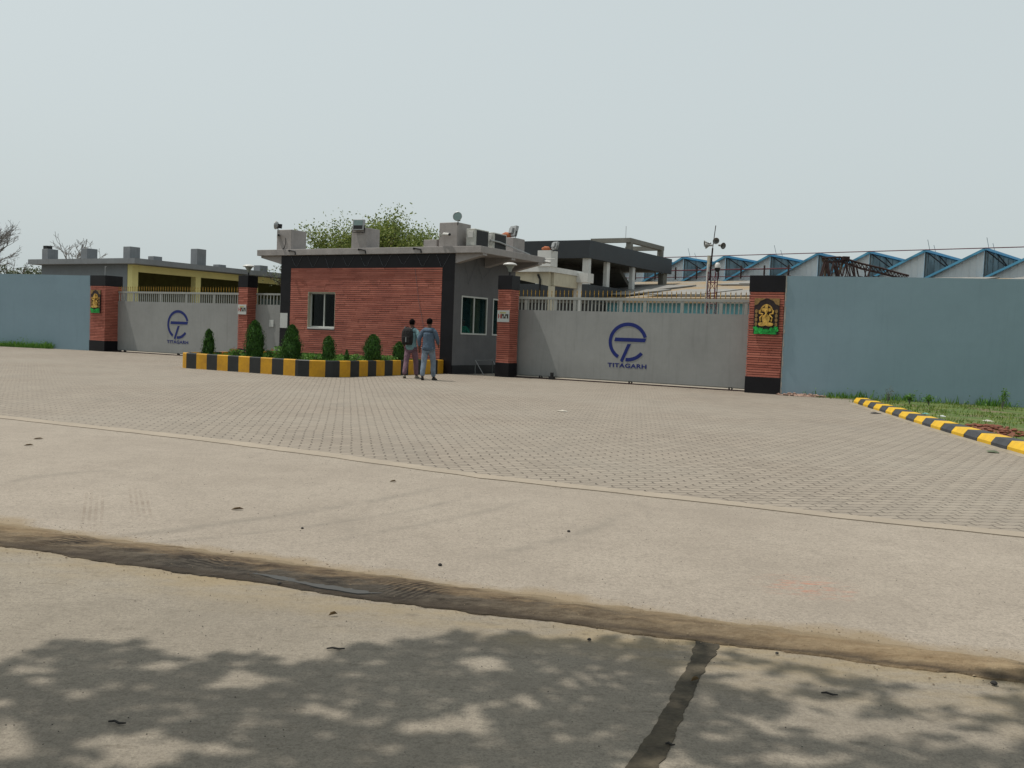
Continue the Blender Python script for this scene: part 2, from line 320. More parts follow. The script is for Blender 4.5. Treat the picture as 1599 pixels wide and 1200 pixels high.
def mudmat():
    m, nt, b = newmat('damp_earth'); w = worldpos(nt); rw = worldpos(nt, (1, 1, 1), -RA); o = sep(nt, rw)
    nb = mth(nt, 'SUBTRACT', noisen(nt, worldpos(nt, (.6, 1.6, 1), -RA), 3.2, 6, .72), .5)
    base = mth(nt, 'MINIMUM', mth(nt, 'MAXIMUM', mth(nt, 'ADD', mth(nt, 'MULTIPLY', mth(nt, 'ADD', o[0], 2.2), .058), 4.24), 4.24), 4.60)
    dt = mth(nt, 'SUBTRACT', o[1], base)
    wet = mth(nt, 'SUBTRACT', 1.25, mth(nt, 'MULTIPLY', mth(nt, 'ABSOLUTE', mth(nt, 'ADD', o[0], 2.9)), .40), True)     # wettest to the left
    low = mth(nt, 'MULTIPLY', mth(nt, 'SUBTRACT', mth(nt, 'ADD', .34, mth(nt, 'MULTIPLY', nb, .9)), dt), 7, True)
    top = mth(nt, 'MULTIPLY', mth(nt, 'SUBTRACT', mth(nt, 'ADD', o[1], mth(nt, 'MULTIPLY', nb, .55)), 4.60), 9, True)
    line = mth(nt, 'SUBTRACT', 1, mth(nt, 'DIVIDE', mth(nt, 'ABSOLUTE', mth(nt, 'ADD', mth(nt, 'SUBTRACT', dt, .035), mth(nt, 'MULTIPLY', nb, .18))), .055), True)
    n = noisen(nt, worldpos(nt, (.7, 1.8, 1), -RA), 6.0, 8, .82)
    dry = mixc(nt, ramp(nt, n, .35, .66), (.17, .115, .065), (.31, .235, .145))
    brown = mixc(nt, ramp(nt, n, .40, .60), (.055, .038, .025), (.165, .12, .075))
    damp = mixc(nt, ramp(nt, n, .40, .64), (.022, .019, .016), (.085, .075, .062))
    c = mixc(nt, mth(nt, 'ADD', mth(nt, 'MULTIPLY', wet, .95), mth(nt, 'MULTIPLY', nb, .5), True), dry, brown)
    c = mixc(nt, mth(nt, 'MULTIPLY', mth(nt, 'MULTIPLY', wet, low), .9), c, damp)
    c = mixc(nt, mth(nt, 'MULTIPLY', top, .85), c, mixc(nt, n, (.19, .145, .09), (.29, .23, .155)))
    c = mixc(nt, mth(nt, 'MULTIPLY', line, .8), c, (.045, .034, .025))
    g = N(nt, 'ShaderNodeNewGeometry')
    for px, py, rad, an in ((325, 880, .20, R(28)), (645, 924, .22, R(-52)), (120, 848, .2, R(20))):             # tyre treads pressed in
        v = N(nt, 'ShaderNodeVectorMath', operation='DISTANCE'); L(nt, g.outputs['Position'], v.inputs[0]); v.inputs[1].default_value = tuple(gnd(px, py))
        near = mth(nt, 'MULTIPLY', mth(nt, 'SUBTRACT', rad, v.outputs['Value']), 9, True); tr = sep(nt, worldpos(nt, (1, 1, 1), an))
        wv = mth(nt, 'GREATER_THAN', mth(nt, 'SINE', mth(nt, 'ADD', mth(nt, 'MULTIPLY', tr[1], 190), mth(nt, 'MULTIPLY', nb, 7))), .1)
        c = mixc(nt, mth(nt, 'MULTIPLY', mth(nt, 'MULTIPLY', near, wv), .8), c, (.018, .014, .011))
    L(nt, c, b.inputs['Base Color']); b.inputs['Roughness'].default_value = .9; b.inputs['Specular IOR Level'].default_value = .15
    b0 = bumpn(nt, noisen(nt, worldpos(nt, (1, 1.6, 1), -RA), 16, 6, .75), b, .8, .03); bumpn(nt, noisen(nt, w, 70, 4, .7), b, .7, .008, b0)
    return m
M['mud'] = mudmat()
def puddlemat():
    m, nt, b = newmat('wet_silt'); b.inputs['Base Color'].default_value = (.072, .072, .070, 1); b.inputs['Roughness'].default_value = .8; b.inputs['Specular IOR Level'].default_value = .05
    bumpn(nt, noisen(nt, worldpos(nt), 25, 3), b, .15, .005); return m
M['puddle'] = puddlemat()
M['crumb'] = island('earth_crumb', (.10, .07, .045), (.26, .20, .13), .95)

# ------------------------------------------------------------------ mesh building
class MB:
    def __init__(s): s.v = []; s.f = []; s.mi = []
    def face(s, idx, mi=0): s.f.append(tuple(idx)); s.mi.append(mi)
    def box(s, x0, x1, y0, y1, z0, z1, mi=0):
        b = len(s.v); s.v += [(x0, y0, z0), (x1, y0, z0), (x1, y1, z0), (x0, y1, z0), (x0, y0, z1), (x1, y0, z1), (x1, y1, z1), (x0, y1, z1)]
        for q in ((0, 3, 2, 1), (4, 5, 6, 7), (0, 1, 5, 4), (1, 2, 6, 5), (2, 3, 7, 6), (3, 0, 4, 7)): s.face([b + i for i in q], mi)
        return s
    def prism(s, pts, d, mi=0):
        """closed outline pts (3d) pushed along d"""
        b = len(s.v); n = len(pts); d = Vector(d); s.v += [tuple(p) for p in pts] + [tuple(Vector(p) + d) for p in pts]
        s.face(range(b, b + n), mi); s.face([b + n + i for i in reversed(range(n))], mi)
        for i in range(n): j = (i + 1) % n; s.face((b + i, b + n + i, b + n + j, b + j), mi)
        return s
    def quad(s, a, b_, c, d, mi=0):
        b = len(s.v); s.v += [tuple(a), tuple(b_), tuple(c), tuple(d)]; s.face((b, b + 1, b + 2, b + 3), mi)
    def tri(s, a, b_, c, mi=0):
        b = len(s.v); s.v += [tuple(a), tuple(b_), tuple(c)]; s.face((b, b + 1, b + 2), mi)
    def tube(s, path, rad, n=8, mi=0, cap=True):
        path = [Vector(p) for p in path]; rr = rad if isinstance(rad, (list, tuple)) else [rad] * len(path); b = len(s.v); prev = None
        for i, p in enumerate(path):
            d = (path[min(i + 1, len(path) - 1)] - path[max(i - 1, 0)])
            d = d.normalized() if d.length > 1e-9 else Vector((0, 0, 1))
            a = prev if prev is not None and abs(prev.dot(d)) < .95 else (Vector((0, 0, 1)) if abs(d.z) < .9 else Vector((1, 0, 0)))
            e1 = (a - d * a.dot(d)).normalized(); e2 = d.cross(e1); prev = e1
            for k in range(n):
                t = 2 * math.pi * k / n; s.v.append(tuple(p + e1 * (math.cos(t) * rr[i]) + e2 * (math.sin(t) * rr[i])))
        for i in range(len(path) - 1):
            for k in range(n):
                j = (k + 1) % n; s.face((b + i * n + k, b + i * n + j, b + (i + 1) * n + j, b + (i + 1) * n + k), mi)
        if cap: s.face([b + k for k in reversed(range(n))], mi); s.face([b + (len(path) - 1) * n + k for k in range(n)], mi)
        return s
    def bar(s, a, b_, w, h=None, mi=0): return s.tube([a, b_], w / 1.41 if h is None else w / 1.41, 4, mi)
    def lathe(s, prof, c=(0, 0, 0), n=20, mi=0, axis='z'):
        b = len(s.v)
        for r_, z in prof:
            for k in range(n):
                t = 2 * math.pi * k / n; x, y = r_ * math.cos(t), r_ * math.sin(t)
                p = (x, y, z) if axis == 'z' else ((x, z, y) if axis == 'y' else (z, x, y))
                s.v.append((c[0] + p[0], c[1] + p[1], c[2] + p[2]))
        for i in range(len(prof) - 1):
            for k in range(n): j = (k + 1) % n; s.face((b + i * n + k, b + i * n + j, b + (i + 1) * n + j, b + (i + 1) * n + k), mi)
        return s
    def build(s, name, mats, parent=None, smooth=False, bevel=0, loc=None, rot=None):
        me = bpy.data.meshes.new(name); me.from_pydata(s.v, [], s.f); me.update()
        mats = mats if isinstance(mats, (list, tuple)) else [mats]
        for x in mats: me.materials.append(x)
        if len(mats) > 1: me.polygons.foreach_set('material_index', s.mi)
        if smooth: me.polygons.foreach_set('use_smooth', [True] * len(me.polygons))
        bm = bmesh.new(); bm.from_mesh(me)
        if len(bm.faces) < 60000: bmesh.ops.recalc_face_normals(bm, faces=bm.faces)
        bm.to_mesh(me); bm.free()
        o = bpy.data.objects.new(name, me); col.objects.link(o)
        if parent: o.parent = parent
        if loc is not None: o.location = loc
        if rot is not None: o.rotation_euler = rot
        if bevel:
            b = o.modifiers.new('edge', 'BEVEL'); b.width = bevel; b.segments = 2; b.limit_method = 'ANGLE'
        return o
def tag(o, label=None, cat=None, group=None, kind=None):
    if label: o['label'] = label
    if cat: o['category'] = cat
    if group: o['group'] = group
    if kind: o['kind'] = kind
    return o
def thing(name, label, cat, loc, rz=0, group=None):
    o = bpy.data.objects.new(name, None); col.objects.link(o); o.location = loc; o.rotation_euler = (0, 0, rz); o.empty_display_size = .3
    return tag(o, label, cat, group)
def dup(root, label, loc=None, rz=None, group=None):
    r = root.copy(); col.objects.link(r); r['label'] = label
    if loc is not None: r.location = loc
    if rz is not None: r.rotation_euler = (0, 0, rz)
    if group: r['group'] = group
    for ch in list(root.children):
        c = ch.copy(); col.objects.link(c); c.parent = r
        for g in list(ch.children):
            d = g.copy(); col.objects.link(d); d.parent = c
    return r
def clone(o, parent, loc):
    c = o.copy(); col.objects.link(c); c.parent = parent; c.location = loc; return c

def ledge(mb, x0, x1, z0, z1, y, face='front', pitch=.068, skip=None, mi=0):
    """split-face ledge stones in running courses; 'front' looks to -y at plane y, 'right' looks to +x at plane x=y"""
    z = z0; k = 0
    while z < z1 - .02:
        h = min(pitch - .015, z1 - z); x = x0; first = True
        while x < x1 - 1e-4:
            w = random.uniform(.3, .9)
            if first: w *= random.uniform(.4, 1); first = False
            e = min(x + w, x1)
            if x1 - e < .06: e = x1
            p = random.choice((.016, .018, .020, .024)); dz = random.uniform(0, .002)
            segs = [(x, e)]
            if skip and z + h > skip[2] and z < skip[3]:
                segs = [(max(x, a), min(e, b)) for a, b in ((x0, skip[0]), (skip[1], x1)) if min(e, b) - max(x, a) > .01]
            for a, b in segs:
                if face == 'front': mb.box(a, b - .003, y - p, y + .01, z + dz, z + h, mi)
                elif face == 'left': mb.box(y - p, y + .01, a, b - .003, z + dz, z + h, mi)
                else: mb.box(y - .01, y + p, a, b - .003, z + dz, z + h, mi)
            x = e
        z += pitch; k += 1

def text_mesh(body, size, sx, depth, bold=.012):
    cu = bpy.data.curves.new('t', 'FONT'); cu.body = body; cu.size = size; cu.extrude = depth / 2; cu.offset = bold; cu.space_character = 1.08
    o = bpy.data.objects.new('t', cu); col.objects.link(o); dg = bpy.context.evaluated_depsgraph_get()
    me = bpy.data.meshes.new_from_object(o.evaluated_get(dg)); bpy.data.objects.remove(o)
    xs = [v.co.x for v in me.vertices]; x0, x1 = min(xs), max(xs); zs = [v.co.y for v in me.vertices]; h = max(zs) - min(zs)
    for v in me.vertices: v.co = Vector(((v.co.x - x0) / (x1 - x0) * sx - sx / 2, v.co.z, (v.co.y - min(zs)) / h * size))
    return me

# ------------------------------------------------------------------ the ground, roads and paving
def strip(name, pts, mat, z, label=None):
    mb = MB(); n = len(pts); mb.v = [(p[0], p[1], z) for p in pts] + [(p[0], p[1], z - .03) for p in pts]; mb.face(range(n))
    for i in range(n): j = (i + 1) % n; mb.face((i, n + i, n + j, j))
    o = mb.build(name, mat); tag(o, label, None, None, 'structure')
    if o.data.polygons[0].normal.z < 0: o.data.flip_normals()
    return o
strip('ground', [(-900, -300), (900, -300), (900, 1600), (-900, 1600)], M['earth'], -.03)
# paving line runs at a slight angle to the road
pl = [(-40, 20.5), (-6.94, 13.01), (-3.81, 11.48), (-2.07, 10.44), (-.27, 9.21), (1.71, 8.27), (2.63, 7.78), (3.96, 7.22), (6.4, 6.3)]
bd = [(-40, 20.1), (-6.94, 12.75), (-3.81, 11.16), (-2.07, 10.14), (-.27, 8.96), (1.71, 8.03), (2.63, 7.54), (3.96, 6.99), (6.5, 6.05)]
def fine(pts, n=10, amp=.0, seed=0, sc=3):
    out = []
    for a, b in zip(pts[:-1], pts[1:]):
        a = Vector(a[:2]); b = Vector(b[:2]); k = max(2, int((b - a).length * n)); nrm = Vector((-(b - a).y, (b - a).x)).normalized()
        for i in range(k):
            p = a.lerp(b, i / k); w = mnoise.noise(Vector((p.x * sc, p.y * sc, seed))) + .5 * mnoise.noise(Vector((p.x * sc * 3.1, p.y * sc * 3.1, seed + 3)))
            out.append(tuple(p + nrm * w * amp))
    out.append(tuple(pts[-1][:2])); return out
kl = [(9.15, 25.3), (8.42, 23.6), (8.18, 22.2), (7.86, 20.0), (7.55, 18.1), (7.27, 16.2), (7.05, 14.4), (6.87, 12.7), (6.72, 11.0), (6.55, 9.0), (6.4, 6.3)]
wR0, wRd = T(9.2, .35), Vector((math.cos(R(-20)), math.sin(R(-20)), 0))
paveback = [T(9.25, .2), T(9.25, .40), T(-21.2, .40), T(-21.2, .0)]
strip('paving', fine(pl, 4, .015, 1) + [(k[0], k[1]) for k in reversed(kl)] + [(p.x, p.y) for p in paveback] + [(-21.0, 43.0), (-60, 56.0)], M['paver'], .008)
strip('paving_border', fine(pl, 4, .02, 2) + list(reversed(fine(bd, 4, .03, 4))), M['border'], .012)
e0 = [Q(-70, 4.72), Q(-8, 4.72), Q(-5.2, 4.68), Q(-3, 4.73), Q(-1, 4.73), Q(0.6, 4.76), Q(2.5, 4.76), Q(8, 4.74), Q(70, 4.74)]
strip('driveway_apron', [(a[0], (a[1] + b_[1]) / 2) for a, b_ in zip(pl, bd)] + [tuple(Q(60, 8.2)[:2]), tuple(Q(70, 4.5)[:2]), tuple(Q(-70, 4.5)[:2])], M['apron'], .004)
strip('road', [tuple(Q(-90, 4.55)[:2]), tuple(Q(90, 4.55)[:2]), tuple(Q(90, -9)[:2]), tuple(Q(-90, -9)[:2])], M['road'], 0)
strip('yard', [tuple(T(-60, .405)[:2]), tuple(T(60, .405)[:2]), tuple(T(60, 90)[:2]), tuple(T(-60, 90)[:2])], M['yard'], -.002)

# earth strip between apron and road: a low ragged bank
def mudstrip():
    mb = MB(); S0, S1, n, k = -9.0, 9.0, 720, 14
    for i in range(n + 1):
        s = S0 + (S1 - S0) * i / n
        nn = mnoise.noise(Vector((s * 1.7, 0, 1))); n2 = mnoise.noise(Vector((s * 7, 0, 5))); n3 = mnoise.noise(Vector((s * 28, 0, 9)))
        t1 = 4.70 + nn * .06 + n2 * .035 + n3 * .02
        base = max(4.24, 4.24 + (s + 2.2) * .058)
        base = min(base, 4.60)
        t0 = base + mnoise.noise(Vector((s * 1.9, 3, 2))) * .06 + mnoise.noise(Vector((s * 8, 3, 2))) * .03 + mnoise.noise(Vector((s * 30, 3, 2))) * .015
        for j in range(k + 1):
            f = j / k; t = t0 + (t1 - t0) * f
            z = .0055 + .016 * math.sin(math.pi * f) ** 1.3 + .010 * mnoise.noise(Vector((s * 6, t * 12, 0))) * math.sin(math.pi * f)
            z += .008 * mnoise.noise(Vector((s * 22, t * 30, 4))) * math.sin(math.pi * f)
            if f in (0, 1): z = .0055
            mb.v.append(tuple(Q(s, t, max(z, .0055))))
    for i in range(n):
        for j in range(k):
            a = i * (k + 1) + j; mb.face((a, a + k + 1, a + k + 2, a + 1))
    for i in range(n):
        a = i * (k + 1); b = a + k + 1; q = len(mb.v); mb.v += [(*mb.v[a][:2], -.01), (*mb.v[b][:2], -.01)]; mb.face((a, q, q + 1, b))
    o = mb.build('dirt', M['mud'], smooth=True); tag(o, None, None, None, 'structure')
mudstrip()
def crumbs():
    rr = random.Random(44); mb = MB()
    for _ in range(3000):
        s_ = rr.uniform(-7, 5); b0 = min(4.60, max(4.24, 4.24 + (s_ + 2.2) * .058)); t_ = rr.choice((b0 - abs(rr.gauss(0, .07)), 4.76 + abs(rr.gauss(0, .06)), rr.uniform(b0, 4.75)))
        p = Q(s_, t_, .004); q = rr.uniform(.0008, .0030) * (1 if rr.random() < .96 else rr.uniform(1.5, 2.6)); k = 5; b = len(mb.v)
        for z_, f in ((0, 1), (.35, .9), (.6, .4)):
            for i in range(k): a = 6.283 * i / k + s_; mb.v.append((p.x + q * f * 1.3 * math.cos(a), p.y + q * f * math.sin(a), p.z + q * z_ + (.012 if b0 + .05 < t_ < 4.7 else 0)))
        for j in range(2):
            for i in range(k): n_ = (i + 1) % k; mb.face((b + j * k + i, b + j * k + n_, b + (j + 1) * k + n_, b + (j + 1) * k + i))
        mb.face([b + 2 * k + i for i in range(k)])
    tag(mb.build('dirt_crumbs', M['crumb']), 'loose crumbs of brown earth along the strip between apron and road', 'earth crumbs', None, 'stuff')
crumbs()
def blob(name, pts, mat, z, amp=.02, sc=6):
    pts = [tuple(p[:2]) for p in pts]; pts = fine(pts + [pts[0]], 40, amp, 3, sc)[:-1]
    return strip(name, pts, mat, z)
blob('puddle', [gnd(385, 897), gnd(430, 902), gnd(480, 912), gnd(540, 923), gnd(600, 928), gnd(602, 931), gnd(560, 931), gnd(500, 922), gnd(440, 910)], M['puddle'], .0150, .014)
blob('dirt', [gnd(1088, 1000), gnd(1122, 1003), gnd(1118, 1022), gnd(1103, 1040), gnd(1092, 1062), gnd(1080, 1090), gnd(1066, 1120), gnd(1056, 1150), gnd(1044, 1175), gnd(1030, 1200), gnd(1000, 1290), gnd(930, 1290), gnd(975, 1200), gnd(1000, 1165), gnd(1022, 1135), gnd(1040, 1105), gnd(1056, 1070), gnd(1076, 1035), gnd(1083, 1012)], basic('joint_earth', (.10, .082, .055), .95, 0, .45, 7, .7, 60), .003, .012, 14)

# grass verge to the right, up to the wall
vp = [(k[0] + .1, k[1]) for k in kl] + [(6.7, 5.2), (60, -14), tuple((wR0 + wRd * 60)[:2]), tuple(wR0[:2])]
strip('verge', vp, M['verge'], .016)
# and a strip of earth along the left wall
wL0 = T(-21.1, .02); wLd = Vector((-math.cos(R(-17.3)), -math.sin(R(-17.3)), 0))

# ------------------------------------------------------------------ gate pillars
BR = M['brick']
def pillar(u, w, d, label, group):
    t = thing('gate_pillar', label, 'pillar', T(u, 0), GA, group)
    MB().box(.02, w - .02, .02, d - .02, .46, 2.85).build('core', M['brickbase'], t)
    mb = MB(); ledge(mb, 0, w, .47, 2.84, .02); ledge(mb, 0, d, .47, 2.84, w - .02, 'right'); ledge(mb, 0, d, .47, 2.84, .02, 'left'); mb.build('brick_cladding', BR, t)
    MB().box(-.012, w + .012, -.012, d + .012, 2.842, 3.30).build('cap_band', M['blackstone'], t, bevel=.006)
    MB().box(-.012, w + .012, -.012, d + .012, 0, .468).build('base_band', M['blackstone'], t, bevel=.006)
    return t
pillar(-21.1, 1.03, .85, 'wide brick gate pillar at the far left with a golden picture, ending the left blue wall', 'brick gate pillars')
pillar(-11.96, .5, .5, 'slim brick pillar with lamp and white sign left of the guardhouse, beside the walk-in gate', 'brick gate pillars')
pillar(-.07, .5, .5, 'slim brick pillar with lamp and white sign in front of the guardhouse side windows', 'brick gate pillars')
pillar(8.24, .98, .85, 'wide brick gate pillar at the right with a golden picture, meeting the right blue wall', 'brick gate pillars')

def picture(u, x0, x1, label):
    t = thing('picture', label, 'picture', T(u, -.045), GA, 'golden pictures on the outer pillars'); w = x1 - x0; W2 = w / 2; h = 1.0
    MB().box(-W2, W2, 0, .03, 0, h).build('backing', M['darkpic'], t)
    def ell(mb, cx, cz, rx, rz, y0, y1, n=18, a0=0, a1=360):
        mb.prism([(cx + rx * math.cos(R(a0 + (a1 - a0) * i / n)), y0, cz + rz * math.sin(R(a0 + (a1 - a0) * i / n))) for i in range(n if a1 - a0 == 360 else n + 1)], (0, y1 - y0, 0))
    k = w / .7
    mb = MB()                                            # carved bronze spandrels and side pillars
    mb.prism([(-W2, -.006, h), (-W2, -.006, .80), (-.25 * k, -.006, .84), (-.18 * k, -.006, .93), (-.02 * k, -.006, h)], (0, .006, 0))
    mb.prism([(W2, -.006, h), (.02 * k, -.006, h), (.18 * k, -.006, .93), (.25 * k, -.006, .84), (W2, -.006, .80)], (0, .006, 0))
    for s in (-1, 1):
        for z in (.28, .40, .52, .64): ell(mb, s * .28 * k, z, .038 * k, .055, -.02, 0)
    mb.build('carved_frame', M['brownpic'], t)
    mb = MB()                                            # seated golden figure with halo, four arms, crown
    n = 20
    for i in range(n):
        a = R(-10 + 200 * i / n); b2 = R(-10 + 200 * (i + .8) / n)
        mb.prism([(.19 * k * math.cos(a), -.012, .60 + .24 * math.sin(a)), (.155 * k * math.cos(a), -.012, .60 + .20 * math.sin(a)), (.155 * k * math.cos(b2), -.012, .60 + .20 * math.sin(b2)), (.19 * k * math.cos(b2), -.012, .60 + .24 * math.sin(b2))], (0, .012, 0))
    ell(mb, 0, .68, .065 * k, .085, -.05, 0); ell(mb, 0, .78, .04 * k, .06, -.045, 0)
    ell(mb, -.09 * k, .68, .035 * k, .05, -.03, 0); ell(mb, .09 * k, .68, .035 * k, .05, -.03, 0)
    ell(mb, 0, .43, .11 * k, .13, -.05, 0); ell(mb, -.10 * k, .28, .11 * k, .055, -.06, 0); ell(mb, .10 * k, .28, .11 * k, .055, -.06, 0)
    mb.tube([(0, -.05, .66), (.01, -.06, .58), (-.02, -.06, .50), (.03, -.06, .45)], [.03 * k, .025 * k, .02 * k, .015 * k], 8)
    for s in (-1, 1):
        mb.tube([(s * .09 * k, -.03, .54), (s * .17 * k, -.03, .46), (s * .15 * k, -.03, .36)], .022 * k, 6)
        mb.tube([(s * .09 * k, -.02, .56), (s * .19 * k, -.02, .58), (s * .20 * k, -.02, .67)], .020 * k, 6)
    mb.build('figure', M['gold'], t, smooth=False)
    mb = MB(); random.seed(int(u * 10) + 40)
    for i in range(60):
        x = random.uniform(-W2 + .02, W2 - .03); top = .13 + .10 * abs(x / W2) ** 1.3 + random.uniform(-.03, .05); l = random.uniform(.05, .12)
        a = random.uniform(-.9, .9); p = Vector((x, -.008 - random.random() * .02, max(.0, top - l))); d = Vector((math.sin(a), 0, math.cos(a))) * l; q = Vector((math.cos(a), 0, -math.sin(a))) * l * .35
        p.x = max(-W2 + .05, min(W2 - .05, p.x))
        mb.quad(p, p + d * .5 + q, p + d, p + d * .5 - q)
    mb.box(-W2 + .02, W2 - .05, -.005, 0, .01, .13)
    mb.build('leaf_border', M['greenpic'], t)
    return t
picture(-20.66, -.33, .33, 'golden relief picture with green leaves on the far left wide pillar').location = T(-20.66, -.05, 1.66)
picture(8.76, -.35, .35, 'golden relief picture with green leaves on the right wide pillar').location = T(8.76, -.05, 1.66)

def sign(u, label):
    t = thing('wall_sign', label, 'sign', T(u, -.03, 1.98), GA, 'white signs on the slim pillars')
    MB().box(-.225, .225, 0, .02, -.19, .19).build('board', M['paper'], t)
    rr = random.Random(3); red = MB(); drk = MB(); x = -.19
    for i, w in enumerate((.075, .05, .05, .06, .055, .055)):
        tgt = red if i < 2 else drk; tgt.box(x, x + w * .42, -.004, 0, -.075, .07); tgt.box(x + w * .42, x + w, -.004, 0, -.075 if i % 2 else .01, .07 if i % 3 else -.01); x += w + .008
    red.build('red_lettering', M['ink_red'], t); drk.build('dark_lettering', M['ink_dark'], t)
    MB().box(-.13, .10, -.003, 0, .09, .125).build('yellow_lettering', M['ink_yellow'], t)
sign(-11.72, 'white sign with blurred red and dark lettering on the slim pillar by the walk-in gate')
sign(.17, 'white sign with blurred red and dark lettering on the slim pillar by the side windows')

def lamp(u, label):
    t = thing('pillar_lamp', label, 'lamp', T(u, .25, 3.30), GA, 'lamps on the slim pillars'); t.scale = (.86,) * 3
    MB().lathe([(0, 0), (.05, 0), (.05, .02), (.035, .04), (.028, .10), (.035, .13), (.045, .15), (0, .15)]).build('stem', M['black'], t, smooth=True)
    MB().lathe([(.045, .14), (.075, .20), (.085, .26), (.16, .37), (.20, .41), (.20, .42), (0, .42)], n=24).build('glass_shade', M['lampglass'], t, smooth=True)
    MB().lathe([(.20, .405), (.265, .405), (.27, .42), (.26, .44), (.20, .475), (.11, .50), (0, .51)], n=28).build('cap', M['lampwhite'], t, smooth=True)
l1 = lamp(-11.70, 'white topped lamp standing on the slim pillar left of the guardhouse')
l2 = lamp(.19, 'white topped lamp standing on the slim pillar in front of the guardhouse')
tag(MB().tube([(0, 0, 0), (0, 0, .42)], .016, 6).tube([(0, 0, .35), (.06, 0, .42)], .01, 5).build('lamp_rod', M['galv'], None, loc=T(-20.52, .3, 3.30)), 'thin bare metal rod standing on the far left wide pillar', 'rod')

# ------------------------------------------------------------------ sliding gates
def warp(x, z, seed): return -.016 + .011 * mnoise.noise(Vector((x * .9, z * .5, seed))) + .004 * mnoise.noise(Vector((x * 2.6, z * 1.6, seed)))
def make_emblem(t, u, z, seed):
    mb = MB(); rx, rz, st = .65, .60, .11; y0, y1 = -.003, 0
    def arc(a0, a1, n=48):
        for i in range(n):
            a, b = R(a0 + (a1 - a0) * i / n), R(a0 + (a1 - a0) * (i + 1) / n)
            mb.prism([(rx * math.cos(a), y0, rz * math.sin(a)), ((rx - st) * math.cos(a), y0, (rz - st) * math.sin(a)), ((rx - st) * math.cos(b), y0, (rz - st) * math.sin(b)), (rx * math.cos(b), y0, rz * math.sin(b))], (0, y1 - y0, 0))
    arc(16, 239); arc(265, 323, 14)
    mb.prism([(-.43, y0, .125), (.61, y0, .125), (.57, y0, .01), (-.46, y0, .01)], (0, .003, 0))
    mb.prism([(-.01, y0, -.06), (.11, y0, -.06), (-.15, y0, -.64), (-.235, y0, -.58)], (0, .003, 0))
    mb.v = [(x, y + warp(x + u, zz + z, seed) - .004, zz) for x, y, zz in mb.v]; o = mb.build('emblem', M['blue'], t); o.location = (u, 0, z)
    me = text_mesh('TITAGARH', .135, 1.31, .003, .004); me.materials.append(M['blue'])
    o = bpy.data.objects.new('lettering', me); col.objects.link(o); o.parent = t; o.location = (u, 0, z - .80)
    for v in me.vertices: v.co.y += warp(v.co.x + u, v.co.z + z - .8, seed) - .005
def warped_panel(L_, z0, z1, seed):
    mb = MB(); nx, nz = int(L_ * 6), 14
    for i in range(nx + 1):
        for j in range(nz + 1):
            x = L_ * i / nx; z = z0 + (z1 - z0) * j / nz
            mb.v.append((x, warp(x, z, seed), z))
    for i in range(nx):
        for j in range(nz): a = i * (nz + 1) + j; mb.face((a, a + nz + 1, a + nz + 2, a + 1))
    return mb
def slide_gate(u0, u1, label, posts, emb, seed):
    t = thing('sliding_gate', label, 'gate', T(u0, .66), GA, 'grey sliding gates'); Lg = u1 - u0
    warped_panel(Lg, .10, 2.22, seed).build('panel', M['gate'], t, smooth=True)
    f = MB().box(0, Lg, 0.001, .06, .07, .15).box(0, Lg, .001, .06, 2.15, 2.215); f.box(0, Lg, -.012, .05, 2.57, 2.65)
    f.build('frame', M['gate_rail'], t, bevel=.004)
    pw = .095; p = MB().box(-pw / 2, pw / 2, -.006, .05, 2.216, 2.568).build('post', M['gate_rail'], t)
    first = True
    for x in posts:
        if first: p.location = (x, 0, 0); first = False
        else: clone(p, t, (x, 0, 0))
    xs = [i * .128 + .06 for i in range(int((Lg - .08) / .128) + 1)]
    xs = [x for x in xs if all(abs(x - q) > .07 for q in posts)]
    b = MB().box(-.017, .017, .006, .036, 2.216, 2.568).build('bar', M['gate_rail'], t); b.location = (xs[0], 0, 0)
    for x in xs[1:]: clone(b, t, (x, 0, 0))
    s = MB().tube([(0, .02, 2.652), (0, .02, 2.80)], .011, 6); s.lathe([(.006, 2.79), (.019, 2.815), (.006, 2.86), (.0, 2.895)], (0, .02, 0), 8)
    s = s.build('spike', M['spike'], t, smooth=True); n = int(Lg / .152); s.location = (.08, 0, 0)
    for i in range(1, n): clone(s, t, (.08 + i * .152, 0, 0))
    w = MB().lathe([(.03, -.03), (.06, -.03), (.06, .03), (.03, .03)], (0, 0, 0), 14, 0, 'y').build('wheel', M['black'], t); w.location = (1.0, .03, .06); clone(w, t, (Lg * .5, .03, .06)); clone(w, t, (Lg - 1.0, .03, .06))
    make_emblem(t, emb, 1.30, seed); return t
slide_gate(-20.6, -11.7, 'long grey sliding gate with blue round emblem between the far left pillar and the guardhouse', [.9, 1.55, 3.28, 4.9, 6.55, 8.2], 4.43, 3.0)
slide_gate(.25, 8.6, 'long grey sliding gate with blue round emblem right of the guardhouse', [.35, 1.45, 2.15, 3.75, 4.55, 5.75, 6.95, 7.7], 4.05, 8.0)
def ped_gate():
    t = thing('walk_in_gate', 'narrow grey walk-in gate between slim pillar and guardhouse, with a small white notice', 'gate', T(-11.46, .45), GA)
    warped_panel(2.04, .08, 2.2, 5).build('panel', M['gate'], t, smooth=True)
    MB().box(0, 2.04, 0, .05, .06, .12).box(0, 2.04, 0, .05, 2.14, 2.20).box(0, 2.04, -.01, .05, 2.57, 2.64).build('frame', M['gate_rail'], t)
    b = MB().box(-.022, .022, 0, .03, 2.201, 2.568).build('bar', M['gate_rail'], t); b.location = (.06, 0, 0)
    for i in range(1, 12): clone(b, t, (.06 + i * .175, 0, 0))
    MB().box(.78, 1.0, -.045, -.036, 1.35, 1.62).build('notice', M['paper'], t)
ped_gate()
